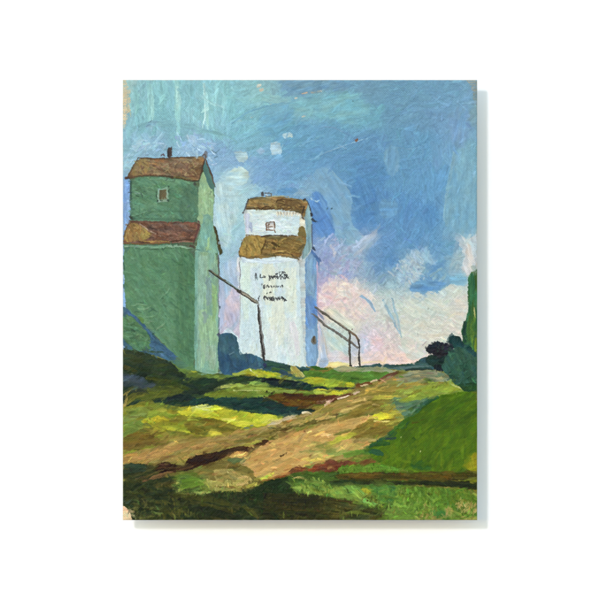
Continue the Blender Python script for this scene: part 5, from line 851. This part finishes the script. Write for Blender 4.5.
for p in ([(259.4,296),(258,298.6),(258.8,301.4)],[(265.6,296),(263.8,298),(265.4,300.6)],[(264.6,298),(266,297.6)],[(267.4,297.6),(268.6,300.4)],[(268.8,297),(270.4,299)],[(266.4,293.4),(268,292.6)],[(271,296.4),(272,300.8),(274.4,299)],[(272.6,296),(274,301.6)],[(270.6,298.6),(275,298.2)],[(269.6,292.4),(272,293)],[(277.6,300.6),(278,296.6)],[(278,297),(280,300)],[(279.8,296.8),(280,300.4)],[(281.4,299.6),(282.4,297.4),(283,301)],[(284.4,301.8),(285.6,299)],[(285,300),(287,300.8)],[(280.4,299),(283,298.6)]): ink(p, 1.05)
for x, y in ((293.6,302.4),(286.6,300.6),(270.6,291.6)): stroke([(x,y),(x+.4,y+.2)], 1, INK, dry=0, end=.2, a=.8)
# little door on the side
DOR = wel('door', 'small dark door in the blue side wall')
poly([(312,338),(314.4,335),(316.6,339),(316.4,344),(313.6,345),(311.4,342)], (132,140,146), (112,112,108), rough=.4, dry=.04, pid=DOR); stroke([(314.2,336.4),(314,343)], 2, (62,58,56), (96,82,62), dry=.05, pid=DOR)
# blue bush between the two elevators
BBU = part('bush', None, 'slate blue bush between the two elevators')
poly([(218.4,337),(221,333.6),(226,332.8),(232,333.4),(236,336),(238,341),(239,348),(239.6,355),(243,354),(250,354),(257,356),(262,358.4),(264,362),(263,368),(257,369),(250,368),(246,370),(240,373),(233,375),(226,376),(221,374),(218.6,366),(217.6,354)], (58,102,122), (50,90,112), rough=.5, ang=80, tex=.12, th=.7, pid=BBU)
poly([(219,350),(228,356),(242,360),(252,362),(244,370),(232,374),(224,375),(219,366)], (42,82,116), (36,70,104), soft=2, rough=1.2, a=.7, ang=80, dry=.12, pid=BBU)
dabs([(220,336),(235,337),(237,352),(260,360),(240,370),(222,372)], 70, (4, 10), (1.2, 2.6), 70, 30, jit=.06, a=.6, dry=.35, th=.8, pid=BBU)
stroke([(229,355),(232,353.6),(234,352)], 1.2, (110,150,168), a=.8, dry=.25); stroke([(230,356),(233,355)], 1, (36,66,92), a=.8, dry=.2); stroke([(219,372),(222,374)], 2.4, (120,156,164), a=.7, dry=.3)
dabs([(250,366),(262,360),(264,368),(252,369)], 14, (3, 6), (1.2, 2.4), 30, 30, cols=[(54,94,112),(48,84,112)], a=.8, dry=.25, pid=BBU)
# grass lapping over the foot of bush and walls
stroke([(233,374.4),(240,373),(246,370.4),(250,368.4)], 1.8, (160,170,66), dry=.2, a=.9, pid=YCL); stroke([(219,376.4),(226,376.8),(234,376)], 2.4, (92,116,58), dry=.2, a=.9, pid=SLP)
for x, y in ((288,364.6),(299,366),(294,365)): stroke([(x,y+1),(x+.4,y-2)], .8, (196,182,120), a=.7, dry=.3)

# ---- loading spouts
SP1 = part('loading_spout', None, 'long grey spout slanting down and standing before the white elevator')
PIPE = [(209.4,270.6),(214,273.6),(219,277),(228,283.6),(239,291)]
stroke(PIPE, 2.3, (112,112,88), (92,88,74), dry=.06, th=.9, taper=(.6,1), pid=SP1, wob=.1)
stroke([(209.4,271.2),(219,278.2),(229,285),(240,292)], 1., (44,46,42), dry=.12, a=.9, pid=SP1); stroke([(226,281.4),(233,286),(238,289.2)], 1.1, (132,160,162), dry=.2, a=.8)
stroke([(239,291),(248,297),(256.6,302.6)], 2.9, (156,146,128), (128,118,100), dry=.05, th=1, taper=(1,1), pid=SP1, wob=.1)
stroke([(239,292.6),(248,298.6),(257,304)], 1.1, (54,48,44), dry=.12, a=.9, pid=SP1); stroke([(240,290),(249,295.8),(257,301)], .9, (84,76,68), dry=.15, a=.8, pid=SP1); stroke([(237,290.6),(242,293)], 2.8, (64,58,54), dry=.1, a=.9, pid=SP1); stroke([(256,302),(258.6,304)], 2.6, (128,128,116), dry=.1, pid=SP1)
SUP = part('spout_post', SP1, 'dark upright post of the spout')
stroke([(258.8,305),(259.6,320),(262,338),(263.6,356)], 3.4, (160,156,152), (120,116,114), dry=.12, th=.7, taper=(.5,1.3), pid=SUP, wob=.1)
stroke([(258.4,306),(259,318),(261,336),(262.8,352),(264,361.6)], 1.5, (52,50,50), dry=.08, th=.9, taper=(.8,1.1), pid=SUP, wob=.25)
stroke([(263,352),(264.4,362)], 2.4, (62,60,58), dry=.1, pid=SUP)
SP2 = part('loading_spout', None, 'upper of the two slanting pipes right of the white elevator')
stroke([(314.6,306.6),(322,311.6),(334,320),(344,327),(351,332)], 1.8, (140,128,110), (112,104,92), dry=.06, th=.9, taper=(.8,1), pid=SP2, wob=.15)
stroke([(314,307.6),(322,313),(334,321.4),(345,329),(353,334.4)], .75, (62,60,58), dry=.1, a=.92, pid=SP2); stroke([(331,317),(338,322)], .9, (190,184,166), dry=.2, a=.8)
stroke([(350,331.6),(354,334.2),(357,337.6),(358.8,341.4)], 1.9, (112,92,74), dry=.05, pid=SP2, taper=(1,1)); stroke([(352,329.4),(353,330)], 1.4, (84,52,40), dry=0, end=.4)
stroke([(358.8,340),(359,348),(358.8,356),(360,366.4)], 1.7, (112,104,94), (78,74,70), dry=.08, pid=part('spout_post', SP2), taper=(1,1)); stroke([(359.4,342),(359,356),(360.4,366.6)], .8, (50,46,46), a=.85, dry=.2)
SP3 = part('loading_spout', None, 'lower of the two slanting pipes right of the white elevator')
stroke([(311.6,314),(318,318.6),(324,323)], 1.8, (104,108,112), dry=.1, pid=SP3, taper=(.7,1)); stroke([(318,319.6),(327,326),(338,333.4),(348,340.6)], 1.8, (136,128,118), (112,106,100), dry=.06, pid=SP3, taper=(1,1), wob=.15); stroke([(323,324.6),(336,333.4),(348,341.6),(357.6,348.6)], .7, (72,70,66), dry=.12, a=.9, pid=SP3); stroke([(348,340.4),(353,344),(358,348)], 1.5, (110,100,92), dry=.1, pid=SP3)
stroke([(316,310),(320,315),(324,320)], 2.4, (92,116,164), a=.6, dry=.35)
stroke([(349.6,332),(349.4,345),(349.4,356),(350.4,367)], 1.8, (124,114,100), (94,88,80), dry=.06, pid=part('spout_post', SP3), taper=(1,1.1)); stroke([(350.4,333),(350.2,350),(350.8,366.6)], .9, (52,48,46), a=.88, dry=.15); stroke([(348.6,366),(352,366.6)], 1.4, (52,52,44), a=.8, dry=.15)
# ---- the tooth of the canvas breaks every edge up a little and shows through thin paint
_wx = .26*vn(MX/1.6, MY/1.6, 71)+.22*vn(MX/.7, MY/.7, 72)+.5*vn(MX/5, MY/5, 75)
_wy = .26*vn(MX/1.6, MY/1.6, 73)+.22*vn(MX/.7, MY/.7, 74)+.5*vn(MX/5, MY/5, 76)
_fx = np.clip((MX+_wx-X0)/STEP, 0, NX-1.001); _fy = np.clip((MY+_wy-Y0)/STEP, 0, NY-1.001)
_i = _fx.astype(int); _j = _fy.astype(int); _u = _fx-_i; _v = _fy-_j
def _samp(A):
    u, v = (_u[..., None], _v[..., None]) if A.ndim == 3 else (_u, _v)
    return (A[_j, _i]*(1-u)+A[_j, _i+1]*u)*(1-v)+(A[_j+1, _i]*(1-u)+A[_j+1, _i+1]*u)*v
COL = _samp(COL); HGT = _samp(HGT); BODY = _samp(BODY); IDS = IDS[np.round(_fy).astype(int), np.round(_fx).astype(int)]
def soften(A, k):
    P = np.pad(A, ((1, 1), (1, 1))+((0, 0),)*(A.ndim-2), mode='edge')
    B = (P[:-2, 1:-1]+P[2:, 1:-1]+P[1:-1, :-2]+P[1:-1, 2:])/4
    return A*(1-k)+B*k
COL = COL+.55*(COL-soften(soften(COL, .8), .8)); HGT = soften(HGT, .4)+np.clip(BODY, .15, 1)*(.16*vn(MX/1.5, MY/1.5, 77)+.13*vn(MX/.85, MY/.85, 78)+.10*np.abs(vn(MX/3.2, MY/3.2, 79)))
_thin = 1-.6*np.clip(BODY, 0, 1)
_pat = sst(-.1, .55, vn(MX/24, MY/20, 95)+.5*vn(MX/8, MY/8, 96))       # patches where the brush skipped over the threads
COL *= (1+(.012+.05*_pat*_thin)*np.clip(WEAVE, -1.2, 1.2)+.04*TOOTH)[..., None]
# mixed pigments: earths and blues are greyed
_g = (COL*np.array((.3, .5, .2))).sum(-1, keepdims=True)
_bl = sst(-10, 50, COL[..., 2:3]-COL[..., 0:1])
_gd = sst(356, 372, MY)[..., None]*(1-_bl)
COL = _g+(COL-_g)*(.88-.05*_bl+.02*_gd)
COL = COL+_gd*.13*(COL-100)
_rid = [k for k, p in enumerate(PARTS) if p[0] == 'roof']
_rm = np.isin(IDS, _rid)[..., None]*.08
_rg = COL.mean(-1, keepdims=True)*1.06+5
COL = COL*(1-_rm)+_rg*_rm
HGT *= 1-.35*np.isin(IDS, [k for k, p in enumerate(PARTS) if k == SKY or p[1] == SKY])
# paint worn off along the edges of the canvas
_e = np.minimum(np.minimum(MX-X0, X1-MX), np.minimum(MY-Y0, Y1-MY))
_m = sst(.9, .1, _e+.5*vn(MX/4, MY/4, 91)+.25*TOOTH)*.35
COL = np.clip(COL*(1-_m[..., None])+np.array((196,186,160), np.float32)*_m[..., None], 6, 250)
# ===================== setting =====================
def mesh_obj(name, verts, faces, mat, parent=None, smooth=False):
    me = bpy.data.meshes.new(name); me.from_pydata(verts, [], faces); me.update()
    if smooth: me.polygons.foreach_set('use_smooth', [True]*len(me.polygons))
    me.materials.append(mat)
    o = bpy.data.objects.new(name, me); C.objects.link(o)
    if parent: o.parent = parent
    return o
def boxgeo(x0, x1, y0, y1, z0, z1):
    v = [(x, y, z) for x in (x0, x1) for y in (y0, y1) for z in (z0, z1)]
    return v, [(0, 1, 3, 2), (4, 6, 7, 5), (0, 4, 5, 1), (2, 3, 7, 6), (0, 2, 6, 4), (1, 5, 7, 3)]
wall = mesh_obj('wall', *boxgeo(-6, 6, 0, .2, 0, 3.2), WALL_M); wall['kind'] = 'structure'
floor = mesh_obj('ground', [(-150, -150, 0), (150, -150, 0), (150, 150, 0), (-150, 150, 0)], [(0, 1, 2, 3)], FLOOR_M); floor['kind'] = 'structure'

# ===================== the picture on the wall =====================
ROOT = bpy.data.objects.new('painting', None); C.objects.link(ROOT)
HW, HH = (X1-X0)/2*PX, (Y1-Y0)/2*PX
ROOT.location = (0, 0, ZC-HH)                     # bottom edge, on the wall
ROOT['label'] = 'unframed oil painting of two grain elevators on stretched canvas hanging on white wall'
ROOT['category'] = 'painting'
# thin canvas panel: front sheet, rounded turn-over, sides and back; it floats off the wall on a set-back batten frame
THICK = .0032
def canvas_geo():
    prof = [(.0007, -DEPTH+.0002), (.0002, -DEPTH+.0004), (0, -DEPTH+.0009), (0, -DEPTH+THICK-.0004), (.0005, -DEPTH+THICK)]
    vs, fs = [], []
    for ins, y in prof:
        for sx, sz in ((-1, -1), (1, -1), (1, 1), (-1, 1)):
            vs.append((sx*(HW-ins), y, HH+sz*(HH-ins)))
    for r in range(len(prof)-1):
        for k in range(4):
            a = r*4+k; c = r*4+(k+1) % 4
            fs.append((a, c, c+4, a+4))
    n = len(vs)
    fs.append((3, 2, 1, 0)); fs.append((n-4, n-3, n-2, n-1))
    return vs, fs
cv = mesh_obj('canvas_panel', *canvas_geo(), SIDE_M, ROOT)
IN = .045
for (x0, x1, z0, z1) in ((-HW+IN, HW-IN, IN, IN+.02), (-HW+IN, HW-IN, 2*HH-IN-.02, 2*HH-IN), (-HW+IN, -HW+IN+.02, IN+.0202, 2*HH-IN-.0202), (HW-IN-.02, HW-IN, IN+.0202, 2*HH-IN-.0202)):
    mesh_obj('batten', *boxgeo(x0, x1, -DEPTH+THICK+.0001, -.0002, z0, z1), WOOD_M, cv)

# paint film: one relief mesh for every painted shape
E_LIGHT = 0.75      # PAINT_GAIN
lin = COL/255.
lin = np.where(lin <= .04045, lin/12.92, ((lin+.055)/1.055)**2.4)
lin = np.clip((lin-.007)*E_LIGHT, .001, 1)
XW = (MX-300)*PX; ZW = (300.1-MY)*PX+HH
edge = np.minimum(np.minimum(MX-X0, X1-MX), np.minimum(MY-Y0, Y1-MY))
roll = .0005*np.clip(1-edge/1.6, 0, 1)**2
YW = -DEPTH-.00005-HGT*.0007+roll
thin = np.clip(1-.55*BODY, .25, 1)
NZ, NXn = COL.shape[:2]
cid = IDS[:-1, :-1].copy()
# pieces of one colour that lie apart from each other become parts of their own
def split_apart(cid, least=40):
    h, w_ = cid.shape
    seen = np.full(cid.shape, -1, np.int32)
    # row runs joined to the runs above them (union-find)
    par = []
    def find(a):
        while par[a] != a:
            par[a] = par[par[a]]; a = par[a]
        return a
    prev = []; allruns = []
    for j in range(h):
        row = cid[j]; cut = np.flatnonzero(np.diff(row))+1
        st = np.concatenate([[0], cut]); en = np.concatenate([cut, [w_]])
        cur = []
        for a, b in zip(st.tolist(), en.tolist()):
            par.append(len(par)); cur.append((a, b, int(row[a]), len(par)-1))
        p = 0
        for a, b, k, q in cur:
            while p < len(prev) and prev[p][1] <= a: p += 1
            z = p
            while z < len(prev) and prev[z][0] < b:
                if prev[z][2] == k:
                    r1, r2 = find(q), find(prev[z][3])
                    if r1 != r2: par[r1] = r2
                z += 1
        allruns.append(cur); prev = cur
    size = {}; kind = {}
    for cur in allruns:
        for a, b, k, q in cur:
            r = find(q); size[r] = size.get(r, 0)+b-a; kind[r] = k
    big = {}
    for r, n in size.items():
        k = kind[r]
        if k not in big or n > size[big[k]]: big[k] = r
    new = {}
    for r, n in size.items():
        k = kind[r]
        if r != big[k] and n >= least:
            PARTS.append((PARTS[k][0], PARTS[k][1], None)); new[r] = len(PARTS)-1
    for j, cur in enumerate(allruns):
        for a, b, k, q in cur:
            r = find(q)
            if r not in new and size[r] < least:      # a crumb joins the stroke beside it
                new[r] = int(cid[j, a-1]) if a > 0 else (int(cid[j-1, a]) if j > 0 else k)
            if r in new: cid[j, a:b] = new[r]
split_apart(cid)
J, I = np.meshgrid(np.arange(NZ-1), np.arange(NXn-1), indexing='ij')
v00 = J*NXn+I
flatxyz = np.stack([XW, YW, ZW], -1).reshape(-1, 3).astype(np.float32)
flatcol = np.concatenate([lin, np.ones(lin.shape[:2]+(1,))], -1).reshape(-1, 4).astype(np.float32)
flatthin = thin.reshape(-1).astype(np.float32)
order = np.argsort(cid.ravel(), kind='stable'); sid = cid.ravel()[order]
starts = np.searchsorted(sid, np.arange(len(PARTS)+1))
count = np.diff(starts)
def final_parent(k):
    p = PARTS[k][1]
    return p
# a stroke almost painted over joins what it lies on
remap = {k: (k if True else PARTS[k][1]) for k in range(len(PARTS))}
groups = {}
for k in range(len(PARTS)):
    groups.setdefault(remap[k], []).append(order[starts[k]:starts[k+1]])
OBJ = {}
v00f = v00.ravel()
for k in sorted(groups):
    name, par, label = PARTS[k]
    cells = np.concatenate(groups[k])
    if len(cells) == 0: continue
    a = v00f[cells]
    quads = np.stack([a, a+NXn, a+NXn+1, a+1], -1)
    used, inv = np.unique(quads, return_inverse=True)
    n = len(cells)
    me = bpy.data.meshes.new(name)
    me.vertices.add(len(used)); me.vertices.foreach_set('co', flatxyz[used].ravel())
    me.loops.add(n*4); me.loops.foreach_set('vertex_index', inv.reshape(-1).astype(np.int32))
    me.polygons.add(n); me.polygons.foreach_set('loop_start', np.arange(0, n*4, 4, dtype=np.int32))
    me.polygons.foreach_set('use_smooth', np.ones(n, bool))
    me.update(calc_edges=True)
    ca = me.attributes.new('pigment', 'FLOAT_COLOR', 'POINT'); ca.data.foreach_set('color', flatcol[used].ravel())
    ta = me.attributes.new('thin', 'FLOAT', 'POINT'); ta.data.foreach_set('value', flatthin[used])
    me.materials.append(PAINT_M)
    o = bpy.data.objects.new(name, me); C.objects.link(o)
    OBJ[k] = o
    o.parent = ROOT if par is None else OBJ[par]
    if label: o['label'] = label
print('paint parts', len(OBJ), 'cells', len(cid.ravel()))
